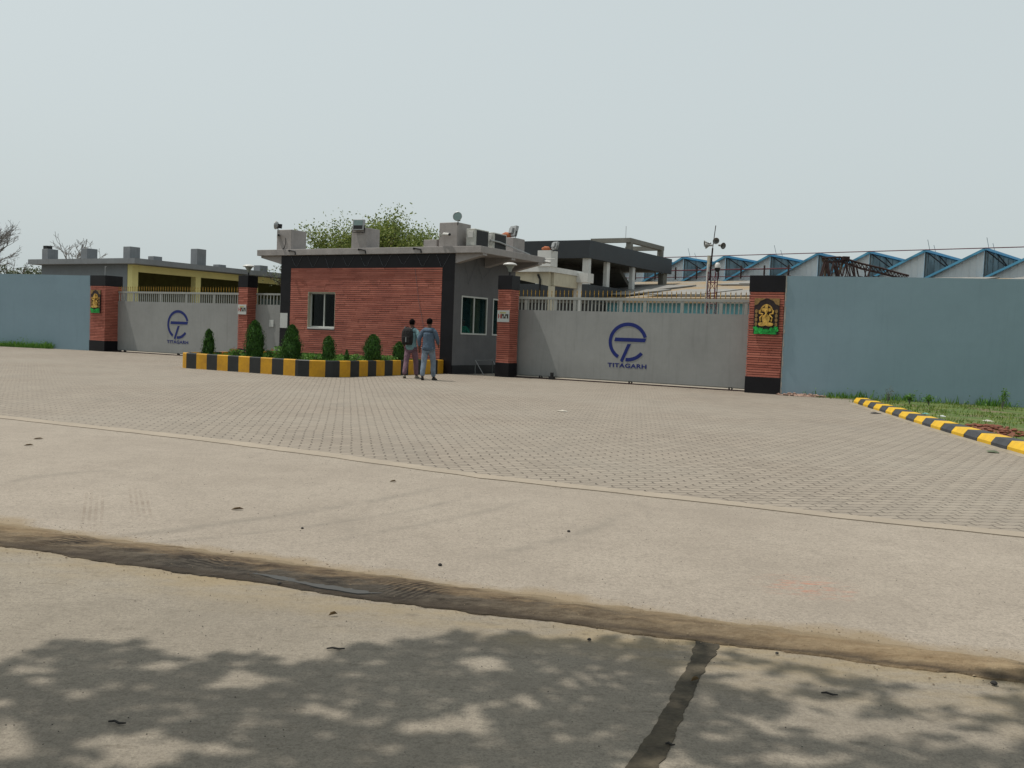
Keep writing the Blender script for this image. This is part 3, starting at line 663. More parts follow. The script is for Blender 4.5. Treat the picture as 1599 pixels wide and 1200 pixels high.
tag(MB().box(0, 9.6, -.03, .03, 0, .035).build('gate_track', M['rust'], None, loc=T(-.3, .42, .012), rot=(0, 0, GA)), 'thin rusty steel rail on the ground under the right gate', 'gate track', 'ground rails of the gates')
tag(MB().box(0, 9.2, -.03, .03, 0, .035).build('gate_track', M['rust'], None, loc=T(-21.0, .42, .012), rot=(0, 0, GA)), 'thin rusty steel rail on the ground under the left gate', 'gate track', 'ground rails of the gates')
tag(MB().box(0, .18, 0, .12, 0, .10).box(.05, .13, .02, .1, .10, .22).build('gate_stop', M['black'], None, loc=T(1.75, .3, .01), rot=(0, 0, GA)), 'small black gate stop on the ground by the right gate', 'gate stop')

# ------------------------------------------------------------------ boundary walls
def bwall(p0, d, length, label, trim):
    ang = math.atan2(d.y, d.x); t = thing('boundary_wall', label, 'wall', p0, ang, 'blue-grey boundary walls')
    s = 1 if trim else -1
    mb = MB(); n = int(length * 2); k = 8; y = 0
    ys = (0, s * .25)
    for yy in ys:
        b = len(mb.v)
        for i in range(n + 1):
            for j in range(k + 1):
                x = length * i / n; z = 3.29 * j / k
                mb.v.append((x, yy + .006 * mnoise.noise(Vector((x * .7, z, 2))), z + (.012 * mnoise.noise(Vector((x * .5, 1, 1))) if j == k else 0)))
        for i in range(n):
            for j in range(k): a = b + i * (k + 1) + j; mb.face((a, a + k + 1, a + k + 2, a + 1))
    h = (n + 1) * (k + 1)
    for i in range(n): a = i * (k + 1) + k; mb.face((a, a + k + 1, a + k + 1 + h, a + h))
    for i in (0, n):
        for j in range(k): a = i * (k + 1) + j; mb.face((a, a + 1, a + 1 + h, a + h))
    mb.build('wall', M['wallblue'], t)
    if trim:                                             # ragged whitewashed end against the pillar
        rr = random.Random(2); mb = MB(); z = 0
        while z < 3.28:
            hh = rr.uniform(.05, .16); mb.box(-.002, rr.uniform(.012, .045), -.006, .0, z, min(z + hh, 3.285)); z += hh
        mb.build('plaster_edge', M['white_trim'], t)
    return t
bwall(T(9.232, .02), wRd, 45, 'long blue-grey painted boundary wall right of the gates', True)
bwall(T(-21.115, .05), wLd, 45, 'long blue-grey painted boundary wall left of the gates', False)

# ------------------------------------------------------------------ guardhouse
def window(parent, x0, x1, z0, z1, y, depth, bars, face='front', curtain=False):
    """frame set at plane y; face 'front' looks -y, 'right' looks +x (x0,x1 then run along y)"""
    fr = MB(); w = .05
    def bx(a, b, c, d, lo, hi):
        if face == 'front': fr.box(a, b, y + lo, y + hi, c, d)
        else: fr.box(y - hi, y - lo, a, b, c, d)
    bx(x0, x1, z1 - w, z1, 0, .06); bx(x0, x1, z0, z0 + w, 0, .06); bx(x0, x0 + w, z0 + w, z1 - w, 0, .06); bx(x1 - w, x1, z0 + w, z1 - w, 0, .06)
    for b in bars: bx(b - w / 2, b + w / 2, z0 + w, z1 - w, .005, .055)
    f = fr.build('window', M['white_frame'], parent)
    g = MB()
    if face == 'front': g.box(x0 + w, x1 - w, y + .028, y + .034, z0 + w, z1 - w)
    else: g.box(y - .034, y - .028, x0 + w, x1 - w, z0 + w, z1 - w)
    g.build('pane', M['glass'], f)
    return f
def guardhouse():
    t = thing('guardhouse', 'flat roofed brick and black stone guardhouse between the two gates', 'building', T(0, 0), GA)
    uL, uR, vF, vB = -9.4, -1.6, -.30, 3.6
    W = MB()                                             # walls about the openings (front window; two side windows)
    fx0, fx1, fz0, fz1 = -8.03, -6.73, 1.36, 2.67
    W.box(uL, fx0, vF, vF + .2, 0, 4.0).box(fx1, uR, vF, vF + .2, 0, 4.0).box(fx0, fx1, vF, vF + .2, 0, fz0).box(fx0, fx1, vF, vF + .2, fz1, 4.0)
    W.box(uL, uL + .2, vF + .2, vB, 0, 4.0).box(uL + .2, uR - .2, vB - .2, vB, 0, 4.0)
    ys = [(.15, 1.76), (2.12, 3.2)]
    W.box(uR - .2, uR, vF + .2, ys[0][0], 0, 4.0).box(uR - .2, uR, ys[0][1], ys[1][0], 0, 4.0).box(uR - .2, uR, ys[1][1], vB, 0, 4.0)
    for a, b in ys: W.box(uR - .2, uR, a, b, 0, 1.34).box(uR - .2, uR, a, b, 2.64, 4.0)
    W.build('wall', M['greywall'], t)
    # black stone border and skirting, proud of the plaster
    K = MB(); K.box(uL - .005, uL + .5, vF - .03, vF - .002, 0, 4.0).box(uR - .48, uR + .004, vF - .03, vF - .002, 0, 4.0).box(uL + .5, uR - .48, vF - .03, vF - .002, 3.53, 4.0)
    K.build('stone_border', M['blackstone'], t)
    MB().box(uR - .001, uR + .02, vF, vB, 0, .30).box(uL + .5, uR - .48, vF - .024, vF - .002, 0, .44).build('skirting', M['blackstone'], t)
    B = MB(); ledge(B, uL + .5, uR - .48, .45, 3.53, vF - .012, 'front', .072, (fx0 - .0, fx1 + .0, fz0 - .02, fz1)); B.build('brick_cladding', BR, t)
    r = MB()                                             # window reveal
    r.box(fx0 - .001, fx0 + .012, vF - .03, vF + .14, fz0, fz1).box(fx1 - .012, fx1 + .001, vF - .03, vF + .14, fz0, fz1).box(fx0 + .012, fx1 - .012, vF - .03, vF + .14, fz1 - .012, fz1 + .001); r.build('reveal', M['cream'], t)
    MB().box(fx0 + .012, fx1 - .012, vF - .05, vF + .16, fz0 - .02, fz0 + .03).build('sill', M['sill'], t)
    window(t, fx0 + .013, fx1 - .013, fz0 + .031, fz1 - .013, vF + .10, .1, [(fx0 + fx1) / 2 + .02])
    window(t, ys[0][0], ys[0][1], 1.34, 2.64, uR + .015, .1, [.93], 'right'); window(t, ys[1][0], ys[1][1], 1.34, 2.64, uR + .015, .1, [2.66], 'right')
    MB().box(uL + .2, uR - .2, vF + .2, vB - .2, .02, .2).build('floor', M['darkroom'], t)
    MB().box(uL + .201, uR - .201, vB - .22, vB - .201, .05, 3.95).box(-5.6, -5.5, vF + .2, vB - .22, .05, 3.95).build('inner_wall', M['darkroom'], t)
    # curtain behind the right half of the side window
    c = MB(); pts = []
    for i in range(25): pts.append((uR - .26 + .03 * math.sin(i * 1.3), 1.10 + i * .026))
    for (a, b), (c2, d) in zip(pts[:-1], pts[1:]): c.quad((a, b, 1.2), (c2, d, 1.2), (c2, d, 2.7), (a, b, 2.7))
    c.build('curtain', basic('curtain_cloth', (.20, .19, .10), .9), t)
    # roof slab and tapered brackets
    s = MB().box(uL - 1.15, uR + 1.1, vF - .15, vB + .25, 4.0, 4.22); s.build('roof_slab', M['slab'], t, bevel=.012)
    for k, (v0, v1) in enumerate(((vF, vF + .25), (1.5, 1.75), (vB - .25, vB))):
        for sgn, ux in ((1, uR), (-1, uL)):
            e = MB().prism([(ux, v0 + .002, 4.0), (ux + sgn * 1.08, v0 + .002, 4.0), (ux + sgn * 1.08, v0 + .002, 3.93), (ux, v0 + .002, 3.68)], (0, v1 - v0, 0)); e.build('bracket', M['slab'], t)
    MB().box(uL - 1.0, uR + 1.0, vF + .30, vF + .5, 3.9, 3.999).build('ceiling_beam', M['slab'], t) if False else None
    for bx in ((-9.66, -.30, .74, .75, .74), (-6.05, -.30, .68, .70, .72), (-2.26, -.30, .74, .75, .80), (-1.95, 2.75, .75, .75, .62)):
        rr = MB().box(bx[0], bx[0] + bx[2], bx[1] - .04, bx[1] + bx[3], 4.221, 4.22 + bx[4]); rr.build('roof_stub', M['slab'], t, bevel=.02)
    MB().box(-2.92, -2.37, -.3, .2, 4.221, 4.47).build('roof_stub', M['slab'], t, bevel=.015)
    for u in (-8.9, -5.6, -3.2): MB().tube([(u, .0, 4.18), (u, -.48, 4.16)], .03, 8).tube([(u, -.47, 4.19), (u + .30, -.47, 4.13), (u + .32, -.47, 4.02)], .022, 6).build('drain_spout', M['black'], t)
    # faint swags of string light wire on the black band
    rr = random.Random(11)
    for i in range(9):
        a = uL + .5 + i * .82; b = a + .55; hh = rr.uniform(.25, .45)
        fx = MB(); fx.tube([(a, vF - .045, 3.97), (a + .2, vF - .045, 3.97 - hh), (a + .3, vF - .045, 3.97 - hh - .03), (b, vF - .045, 3.97)], .005, 4); fx.build('string_wire_and_shadow', M['fairy'], t)
    for a, b, hh in ((.2, 1.0, .9), (.9, 2.2, .7)): MB().tube([(uR + .035, a, 3.95), (uR + .035, (a * 2 + b) / 3, 3.95 - hh), (uR + .035, b, 3.9)], .005, 4).build('string_wire_and_shadow', M['fairy'], t)
    fx = MB().tube([(-3.2, vF - .05, 3.5), (-3.0, vF - .05, 2.4), (-2.75, vF - .05, 1.5)], .006, 4)  # thin tube standing in for a cable's shadow slanting over the brick
    fx.build('string_wire_and_shadow', M['fairy'], t)
guardhouse()

def floodlight_round(loc, rz, tilt, label):
    t = thing('floodlight', label, 'floodlight', loc, rz, 'floodlights on the guardhouse roof'); t.rotation_euler = (tilt, 0, rz)
    MB().lathe([(0, .02), (.05, .02), (.13, -.03), (.155, -.09), (.155, -.11), (.14, -.11)], n=24, axis='y').build('reflector', M['galv'], t, smooth=True)
    MB().lathe([(0, -.10), (.14, -.10), (.14, -.105), (0, -.106)], n=24, axis='y').build('lens', M['lens'], t)
    MB().box(-.04, .04, -.02, .14, -.10, .06).build('housing', M['black'], t); MB().tube([(0, 0, -.05), (0, .02, -.26)], .015, 6).build('bracket', M['black'], t)
floodlight_round(T(-1.52, -.33, 5.18), GA + R(18), R(-8), 'round floodlight facing the camera on the right front roof block')
floodlight_round(T(-9.66, -.28, 5.13), GA - R(68), R(-5), 'round floodlight turned left on the left front roof block')
def floodlight_square(loc, rz, tilt, label, s=1):
    t = thing('floodlight', label, 'floodlight', loc, rz, 'floodlights on the guardhouse roof'); t.rotation_euler = (tilt, 0, rz)
    MB().box(-.22 * s, .22 * s, -.02, .10, -.19 * s, .19 * s).box(-.12, .12, .10, .18, -.10, .10).build('housing', M['galv'], t, bevel=.012)
    MB().box(-.18 * s, .18 * s, -.026, -.021, -.02 * s, .16 * s).build('lens', M['lens'], t); MB().box(-.18 * s, .18 * s, -.026, -.021, -.15 * s, -.025 * s).build('inner_shade', M['black'], t)
    MB().tube([(-.24 * s, .04, 0), (-.24 * s, .04, -.26), (.24 * s, .04, -.26), (.24 * s, .04, 0)], .012, 6).build('bracket', M['black'], t)
floodlight_square(T(-5.68, -.42, 5.03), GA + R(10), R(-5), 'square floodlight with grey frame on the middle front roof block')
floodlight_square(T(-1.38, 3.05, 5.08), GA + R(150), R(12), 'square floodlight seen from behind on the rear roof block of the guardhouse')
tag(MB().tube([(0, 0, .1), (.12, 0, .11), (.30, .02, .10), (.38, .02, .08)], [.07, .11, .10, .04], 10).build('clay_pot', M['terracotta'], None, smooth=True, loc=T(-1.85, 3.0, 4.85), rot=(0, 0, GA)), 'orange bundle lying beside the floodlight on the rear roof block', 'bundle')
def cctv(loc, rz, label):
    t = thing('security_camera', label, 'camera', loc, rz, 'security cameras'); MB().tube([(-.32, .02, -.05), (-.18, 0, 0)], .02, 6).box(-.36, -.31, -.03, .05, -.10, .02).build('arm', M['acwhite'], t)
    MB().tube([(-.18, 0, 0), (.10, -.08, -.03)], .05, 10).build('housing', M['lampwhite'], t, smooth=False); MB().tube([(.10, -.08, -.03), (.13, -.09, -.033)], .042, 10).build('lens', M['black'], t)
cctv(T(-9.36, -.47, 4.76), GA - R(30), 'small white security camera on the left front roof block')
cctv(T(-1.78, -.50, 4.62), GA, 'small white security camera on the right front roof block')
tag(MB().tube([(0, 0, .35), (.02, 0, .15), (-.05, 0, 0), (-.18, 0, -.10)], .012, 5).build('cable', M['wire'], None, loc=T(-9.2, -.36, 4.30), rot=(0, 0, GA)), 'thin cable drooping down the left front roof block', 'cable')
def ac(v, label):
    t = thing('air_conditioner', label, 'air conditioner', T(-1.32, v, 4.225), GA, 'outdoor air conditioning units')
    MB().box(0, .34, 0, .86, .04, .60).build('casing', M['acwhite'], t, bevel=.015)
    MB().box(.341, .352, .10, .80, .07, .56).build('grille', M['black'], t); MB().box(-.02, .38, .1, .16, 0, .04).box(-.02, .38, .7, .76, 0, .04).build('foot', M['black'], t)
    MB().box(.06, .28, -.02, -.001, .30, .52).build('service_cover', M['lampwhite'], t, bevel=.01)
ac(-.12, 'white outdoor air conditioning unit nearest the front corner of the guardhouse roof')
ac(1.02, 'white outdoor air conditioning unit further back on the guardhouse roof edge')
tag(MB().tube([(0, 0, .28), (0, .6, .27), (.05, 1.4, .16), (.10, 2.5, .02)], .03, 8).build('pipe', M['galv'], None, loc=T(-.93, .75, 4.25), rot=(0, 0, GA)), 'grey insulated pipe running back from the air conditioners over the roof edge', 'pipe')
tag(MB().box(0, .37, 0, .015, 0, .55).build('notice_board', M['paper'], None, loc=T(-9.38, -.348, 1.33), rot=(0, 0, GA)), 'blank white notice on the left black stone edge of the guardhouse', 'notice')
tag(MB().box(0, .5, 0, .4, 0, 1.2).box(-.02, .52, -.02, .42, 1.2, 1.24).box(.24, .26, -.012, 0, .05, 1.15).build('cupboard', M['whitecol'], None, loc=T(-7.02, .05, .95), rot=(0, 0, GA)), 'pale cupboard seen behind the right pane of the guardhouse front window', 'cupboard')
def rack():                                              # metal barrier frame leaning at the side wall
    t = thing('metal_stand', 'low grey tubular stand against the guardhouse side wall beside the slim pillar', 'stand', T(-1.35, .75), GA)
    MB().tube([(0, 0, 0), (0, 0, .48), (0, 1.1, .48), (0, 1.1, 0)], .016, 6).build('front_frame', M['darksheet'], t); MB().tube([(.35, 0, 0), (.0, 0, .47)], .013, 6).build('leg', M['galv'], t); MB().tube([(.35, 1.1, 0), (0, 1.1, .47)], .013, 6).build('leg', M['galv'], t)
rack()

# ------------------------------------------------------------------ planter island and its plants
def planter():
    t = thing('planter', 'raised planter with yellow and black striped kerb in front of the guardhouse', 'planter', T(0, 0), GA)
    out = [(-9.2, -.35), (-8.3, -3.6), (-7.25, -6.55), (-7.06, -6.75), (-6.8, -6.82), (-2.3, -6.78), (-1.95, -6.65), (-1.55, -6.2), (-1.45, -5.8), (-1.62, -4.0), (-1.9, -.35)]
    # walk the outline, cutting it at every stripe
    pts = []; seglen = .44
    P = [Vector(p) for p in out]; cum = [0]
    for a, b in zip(P[:-1], P[1:]): cum.append(cum[-1] + (b - a).length)
    def on(s):
        for i in range(len(P) - 1):
            if s <= cum[i + 1] + 1e-6: return P[i].lerp(P[i + 1], (s - cum[i]) / (cum[i + 1] - cum[i]))
        return P[-1]
    def nrm(s):
        a = on(max(0, s - .12)); b = on(min(cum[-1], s + .12)); d = (b - a).normalized(); return Vector((d.y, -d.x))
    marks = sorted(set([round(i * seglen, 4) for i in range(int(cum[-1] / seglen) + 1)] + [round(c, 4) for c in cum]))
    mb = MB(); th = .14; H = .47
    def sec(s):
        p = on(s); n = nrm(s); q = p - n * th if n.dot(Vector((0, -1))) > -2 else p
        c = Vector((-5, -3)); inn = p + (n if (c - p).dot(n) > 0 else -n) * th
        return p, inn
    S = []; s = 0.0
    while s < cum[-1]: S.append(s); s += .11
    S.append(cum[-1])
    for a, b in zip(S[:-1], S[1:]):
        pa, ia = sec(a); pb, ib = sec(b); mi = int((a + .01) / seglen) % 2; bI = len(mb.v)
        oa, ob = pa.lerp(ia, .12), pb.lerp(ib, .12)
        for p, z in ((pa, 0), (pa, H - .02), (oa, H), (ia, H), (ia, 0)): mb.v.append((p.x, p.y, z))
        for p, z in ((pb, 0), (pb, H - .02), (ob, H), (ib, H), (ib, 0)): mb.v.append((p.x, p.y, z))
        for i in range(4): mb.face((bI + i, bI + 5 + i, bI + 6 + i, bI + 1 + i), mi)
    mb.build('kerb', [M['blackstripe'], M['yellowstripe']], t)
    so = MB(); ins = [sec(s)[1] for s in S]; so.v = [(p.x, p.y, .36) for p in ins]; so.face(range(len(ins))); so.build('soil', M['soil'], t)
planter()

def leafcloud(mb, pts, size, up=.0, ratio=.5, rr=random):
    for p in pts:
        d = Vector((rr.gauss(0, 1), rr.gauss(0, 1), rr.gauss(0, 1) + up)).normalized(); s = size * rr.uniform(.6, 1.3)
        q = d.cross(Vector((rr.gauss(0, 1), rr.gauss(0, 1), rr.gauss(0, 1)))).normalized() * s * ratio; d = d * s
        mb.quad(p - d * .5, p + q * .5, p + d * .5, p - q * .5)
def shrub(loc, h, w, label, seed, bumpy=.1, taper=.0, leaf=.055):
    rr = random.Random(seed); t = thing('shrub', label, 'shrub', loc, rr.random() * 6, 'clipped evergreen shrubs in the planter')
    MB().tube([(0, 0, -.05), (0, 0, .25)], .035, 7).build('stem', M['bark'], t)
    def rad(f, a):                                       # f 0 bottom .. 1 top
        base = ((.80 + .20 * math.sin(f / .38 * math.pi / 2)) if f < .38 else math.sqrt(max(0, 1 - ((f - .38) / .62) ** 2.3))) * (1 - taper * f)
        return w / 2 * base * (1 + bumpy * mnoise.noise(Vector((math.cos(a) * 1.6, math.sin(a) * 1.6, f * 4 + seed))) * 2 + .06 * mnoise.noise(Vector((math.cos(a) * 4, math.sin(a) * 4, f * 11 + seed))))
    core = MB(); nz, na = 14, 16
    for i in range(nz + 1):
        for k in range(na):
            a = 2 * math.pi * k / na; f = i / nz; r_ = rad(f, a) * .80; core.v.append((r_ * math.cos(a), r_ * math.sin(a), .04 + f * h * .95))
    for i in range(nz):
        for k in range(na): j = (k + 1) % na; core.face((i * na + k, i * na + j, (i + 1) * na + j, (i + 1) * na + k))
    lf = MB(); n = int(2600 * h * w / .8)
    for _ in range(n):
        f = rr.random() ** .9; a = rr.random() * 6.283; r_ = rad(f, a) * (rr.uniform(.74, 1.06) if rr.random() < .93 else rr.uniform(1.0, 1.18)) * (1 + .10 * mnoise.noise(Vector((math.cos(a) * 4, math.sin(a) * 4, f * 9 + seed))))
        p = Vector((r_ * math.cos(a), r_ * math.sin(a), .04 + f * h))
        out = Vector((math.cos(a), math.sin(a), 0)); d = (Vector((0, 0, 1)) + out * rr.uniform(.0, .7) + Vector((rr.gauss(0, .25), rr.gauss(0, .25), 0))).normalized() * leaf * rr.uniform(.7, 1.6)
        q = Vector((-math.sin(a), math.cos(a), rr.gauss(0, .3))) * leaf * .30; lf.quad(p - d * .5, p + q, p + d * .5, p - q)
    o = lf.build('foliage', M['leaf_shrub'], t); core.build('inner_foliage', M['leaf_shrub'], o, smooth=True)
G36 = .36
def upos(px, depth): p = at(px, 520, depth); return Vector((p.x, p.y, G36))
shrub(upos(326, 29.6), .80, .44, 'small ragged cone shaped shrub leftmost in the planter', 11, .38, .45)
shrub(upos(398, 28.7), 1.12, .66, 'tallest egg shaped shrub in front of the slim pillar by the walk-in gate', 12, .16, .28)
shrub(upos(456, 28.0), 1.03, .66, 'broad pointed shrub in front of the white notice', 13, .16, .34)
shrub(upos(514, 28.0), .74, .40, 'narrow round topped shrub below the guardhouse front window', 14, .22, .0)
shrub(upos(583, 29.0), .83, .62, 'round bushy shrub in the middle right of the brick front', 15, .14, .12)
shrub(upos(624, 30.3), .62, .46, 'smaller shrub half hidden behind the man with the backpack', 16, .16, .15)
shrub(upos(542.5, 28.2), .36, .20, 'tiny cone shaped shrub between the narrow and the round bushy shrubs', 17, .2, .4, .04)
def smallplant(loc, h, w, label, seed, flowers=0, cat='plant'):
    rr = random.Random(seed); t = thing('garden_plant', label, cat, loc, 0, 'low plants in the planter')
    mb = MB()
    for _ in range(14): a = rr.random() * 6.28; mb.tube([(0, 0, 0), (math.cos(a) * w * .35, math.sin(a) * w * .35, h * rr.uniform(.6, 1))], .006, 4)
    mb.build('stem', M['twig'], t)
    mb = MB(); leafcloud(mb, [Vector((rr.gauss(0, w * .25), rr.gauss(0, w * .25), h * rr.uniform(.15, 1.0))) for _ in range(260)], .08, .5, .5, rr); mb.build('leaves', M['leaf_small'], t)
    if flowers:
        mb = MB()
        for _ in range(flowers): leafcloud(mb, [Vector((rr.gauss(0, w * .28), rr.gauss(0, w * .28), h * rr.uniform(.7, 1.1))) + Vector((rr.gauss(0, .02), rr.gauss(0, .02), rr.gauss(0, .02))) for _ in range(5)], .05, 0, .8, rr)
        mb.build('flowers', M['flower'], t)
smallplant(upos(439, 28.3), .42, .42, 'bright green leafy plant between the two tallest shrubs', 31)
smallplant(upos(368, 29.3), .26, .4, 'low plant with red flowers left of the tallest shrub', 32, 8)
smallplant(upos(424, 28.8), .28, .35, 'low plant with red flowers right of the tallest shrub', 33, 9)
smallplant(upos(553, 28.6), .26, .6, 'pale green spreading plant left of the round bushy shrub', 34)
smallplant(upos(604, 29.6), .24, .5, 'pale green spreading plant right of the round bushy shrub', 35)
smallplant(upos(493, 28.2), .20, .5, 'pale green plant left of the narrow round topped shrub', 36)
def grassfield(name, pts, n, h0, h1, label, kind='stuff', seed=1, mat='grass', clump=0, spread=.0):
    rr = random.Random(seed); mb = MB()
    from mathutils.geometry import intersect_point_tri_2d
    P = [Vector(p[:2]) for p in pts]; tris = [(P[0], P[i], P[i + 1]) for i in range(1, len(P) - 1)]; ar = [abs((b - a).cross(c - a)) / 2 for a, b, c in tris]; tot = sum(ar)
    z0 = pts[0][2] if len(pts[0]) > 2 else 0
    for (a, b, c), A in zip(tris, ar):
        for _ in range(int(n * A / tot)):
            r1, r2 = rr.random(), rr.random()
            if r1 + r2 > 1: r1, r2 = 1 - r1, 1 - r2
            p = a + (b - a) * r1 + (c - a) * r2
            if clump and mnoise.noise(Vector((p.x * 1.1, p.y * 1.1, seed))) + rr.gauss(0, .12) < clump - .25: continue
            h = rr.uniform(h0, h1) * (1 + .5 * mnoise.noise(Vector((p.x * 2, p.y * 2, 9)))); an = rr.random() * 6.28; w = .006 + h * .05
            l = Vector((rr.gauss(0, .35), rr.gauss(0, .35), 1)).normalized() * h; q = Vector((math.cos(an), math.sin(an), 0)) * w
            b0 = Vector((p.x, p.y, z0)); mb.quad(b0 - q, b0 + q, b0 + l * .6 + q * .7, b0 + l)
    return tag(mb.build(name, M[mat]), label, None, None, kind)
o = grassfield('grass', [T(-8.9, -.5, .36), T(-7.0, -6.4, .36), T(-2.2, -6.5, .36), T(-1.7, -5.8, .36), T(-2.1, -.5, .36)], 9000, .05, .16, 'low green ground cover inside the striped planter', seed=4, mat='leaf_small', clump=.2)
o['category'] = 'grass'

# ------------------------------------------------------------------ right kerb and verge
def kerb():
    t = thing('roadside_kerb', 'curving low kerb painted in yellow and black blocks, right of the paving', 'kerb', (0, 0, 0))
    P = [Vector(k) for k in kl[1:]]; cum = [0]
    for a, b in zip(P[:-1], P[1:]): cum.append(cum[-1] + (b - a).length)
    def on(s):
        for i in range(len(P) - 1):
            if s <= cum[i + 1] + 1e-6: return P[i].lerp(P[i + 1], (s - cum[i]) / (cum[i + 1] - cum[i]))
        return P[-1]
    seg = .575; n = int(cum[-1] / seg); mb = MB(); rr = random.Random(5)
    for i in range(n):
        a, b = on(i * seg + .006), on((i + 1) * seg - .006); d = (b - a).normalized(); q = Vector((-d.y, d.x)); j = Vector((rr.gauss(0, .004), rr.gauss(0, .004))); w = .33; h = .155 + rr.uniform(-.006, .006)
        sec = [(0, 0), (0, .075), (.06, h), (w - .03, h), (w, h - .03), (w, 0)]; k = len(mb.v)
        for e in (a, b):
            for x, z in sec: p = e + q * x + j; mb.v.append((p.x, p.y, z))
        for s in range(5): mb.face((k + s, k + 6 + s, k + 7 + s, k + 1 + s), i % 2)
        mb.face([k + s for s in range(6)], i % 2); mb.face([k + 6 + s for s in reversed(range(6))], i % 2)
    mb.build('painted_blocks', [M['kerbyellow'], M['kerbgrey']], t)
    k = MB(); k.v = []; N_ = 60
    for i in range(N_ + 1):
        s = cum[-1] * i / N_; p = on(s); d = (on(min(s + .2, cum[-1])) - on(max(0, s - .2))).normalized(); q = Vector((-d.y, d.x))
        for x, z in ((-.10, .009), (-.012, .03), (.31, .03), (.36, .017)): r_ = p + q * x; k.v.append((r_.x, r_.y, z + .004 * mnoise.noise(Vector((s * 3, x * 9, 0)))))
    for i in range(N_):
        for j in range(3): a = i * 4 + j; k.face((a, a + 4, a + 5, a + 1))
    k.build('bedding', M['kerbbase'], t)
kerb()
wr = lambda s, off=0: (wR0 + wRd * s + Vector((wRd.y, -wRd.x, 0)) * off)
def wp2(s, off): p = wr(s, off); return (p.x, p.y, .016)
grassfield('grass', [(8.6, 23.3, .016), (7.35, 14.8, .016), (6.9, 11.0, .016), (22, 8, .016), wp2(13, .1), wp2(0.5, .1)], 26000, .03, .09, 'short patchy grass on the verge behind the right kerb', seed=8, clump=.22)['category'] = 'grass'
grassfield('weeds', [wp2(.55, .02), wp2(.55, .5), wp2(12, .75), wp2(12, .02)], 3500, .08, .26, 'taller weeds along the foot of the right boundary wall', seed=9, mat='leaf_small', clump=.18)['category'] = 'weeds'
def wl(s, off): p = wL0 + wLd * s + Vector((-wLd.y, wLd.x, 0)) * off; return (p.x, p.y, .008)
grassfield('weeds', [wl(1.9, .02), wl(1.9, .35), wl(12, .5), wl(12, .02)], 4500, .08, .30, 'green weeds along the foot of the left boundary wall', seed=10, mat='leaf_small')['category'] = 'weeds'
def leafstrip(s0, s1, f, n, label, seed):
    rr = random.Random(seed); mb = MB(); pts = []
    while len(pts) < n:
        s_ = rr.uniform(s0, s1); k = mnoise.noise(Vector((s_ * 1.3, seed, 0))) + .35
        if k < 0: continue
        p = Vector(f(s_, abs(rr.gauss(0, .16)) + .03)); p.z += abs(rr.gauss(0, .09)) * (1 + k); pts.append(p)
    leafcloud(mb, pts, .055, .3, .55, rr); o = mb.build('weeds', M['leaf_small']); tag(o, label, 'weeds', None, 'stuff')
leafstrip(.5, 13, wp2, 6000, 'broad leaved weeds hugging the foot of the right boundary wall', 3)
leafstrip(2, 12, wl, 5000, 'broad leaved weeds hugging the foot of the left boundary wall', 5)
def weed(loc, h, label, seed, dry=False):
    rr = random.Random(seed); t = thing('weed_plant', label, 'plant', loc, 0, 'weeds standing at the right wall'); mb = MB(); tips = []
    for _ in range(9):
        a = rr.random() * 6.28; l = h * rr.uniform(.6, 1.05); r_ = h * rr.uniform(.05, .35); p = [(0, 0, 0), (r_ * .4 * math.cos(a), r_ * .4 * math.sin(a), l * .5), (r_ * math.cos(a), r_ * math.sin(a), l)]
        mb.tube(p, [.006, .004, .002], 4); tips += [Vector(p[1]).lerp(Vector(p[2]), rr.random()) + Vector((rr.gauss(0, .03), rr.gauss(0, .03), 0)) for _ in range(5 if dry else 16)]
    mb.build('stem', M['twig'], t); lf = MB(); leafcloud(lf, tips, .04 if dry else .06, .3, .5, rr); lf.build('leaves', M['leaf_far' if dry else 'leaf_small'], t)
def gp(px, py, z=.016): return gnd(px, py, z)
weed(gp(1386, 629), .42, 'dry dark weed standing just behind the start of the striped kerb', 1, True)
weed(gp(1565, 639), .50, 'tall leafy bright green weed near the right edge of the photo', 2)
weed(gp(1420, 632), .28, 'low leafy weed on the verge by the wall, next to the dry weed', 3)
weed(gp(1258, 617), .40, 'dark upright weed at the wall foot beside the rubble', 4, True)
weed(gp(1281, 618), .26, 'short leafy weed at the wall foot between pillar and kerb', 5)
weed(gp(1450, 634), .30, 'dark leafy weed in the middle of the verge by the wall', 6)
def heap(loc, rx, ry, h, mat, label, name, seed, n=40):
    rr = random.Random(seed); t = thing(name, label, 'heap', loc, RA); mb = MB(); na, nr = 28, 8
    mb.v.append((0, 0, h))
    for i in range(1, nr + 1):
        f = i / nr
        for k in range(na):
            a = 2 * math.pi * k / na; e = 1 + .25 * mnoise.noise(Vector((math.cos(a) * 2, math.sin(a) * 2, seed)))
            z = h * (1 - f) * (1 + .8 * mnoise.noise(Vector((math.cos(a) * f * 4, math.sin(a) * f * 4, seed + 1)))); mb.v.append((rx * f * e * math.cos(a), ry * f * e * math.sin(a), max(z, -.01)))
    for k in range(na): mb.face((0, 1 + k, 1 + (k + 1) % na))
    for i in range(nr - 1):
        for k in range(na): j = (k + 1) % na; b = 1 + i * na; mb.face((b + k, b + na + k, b + na + j, b + j))
    mb.build('mound', mat, t)
    mb = MB()
    for _ in range(n):
        a = rr.random() * 6.28; f = rr.random() ** .6 * 1.1; s = rr.uniform(.02, .06); x, y = rx * f * math.cos(a), ry * f * math.sin(a); z = max(0, h * (1 - f) * .8)
        mb.lathe([(0, -s * .5), (s * .8, -s * .2), (s, s * .3), (0, s * .7)], (x, y, z + s * .3), 5)
    mb.build('clods', mat, t)['kind'] = 'stuff'
heap(gp(1545, 673), .52, 1.1, .07, M['redsoil'], 'spread of red brick soil on the verge behind the striped kerb', 'soil_heap', 3, 110)
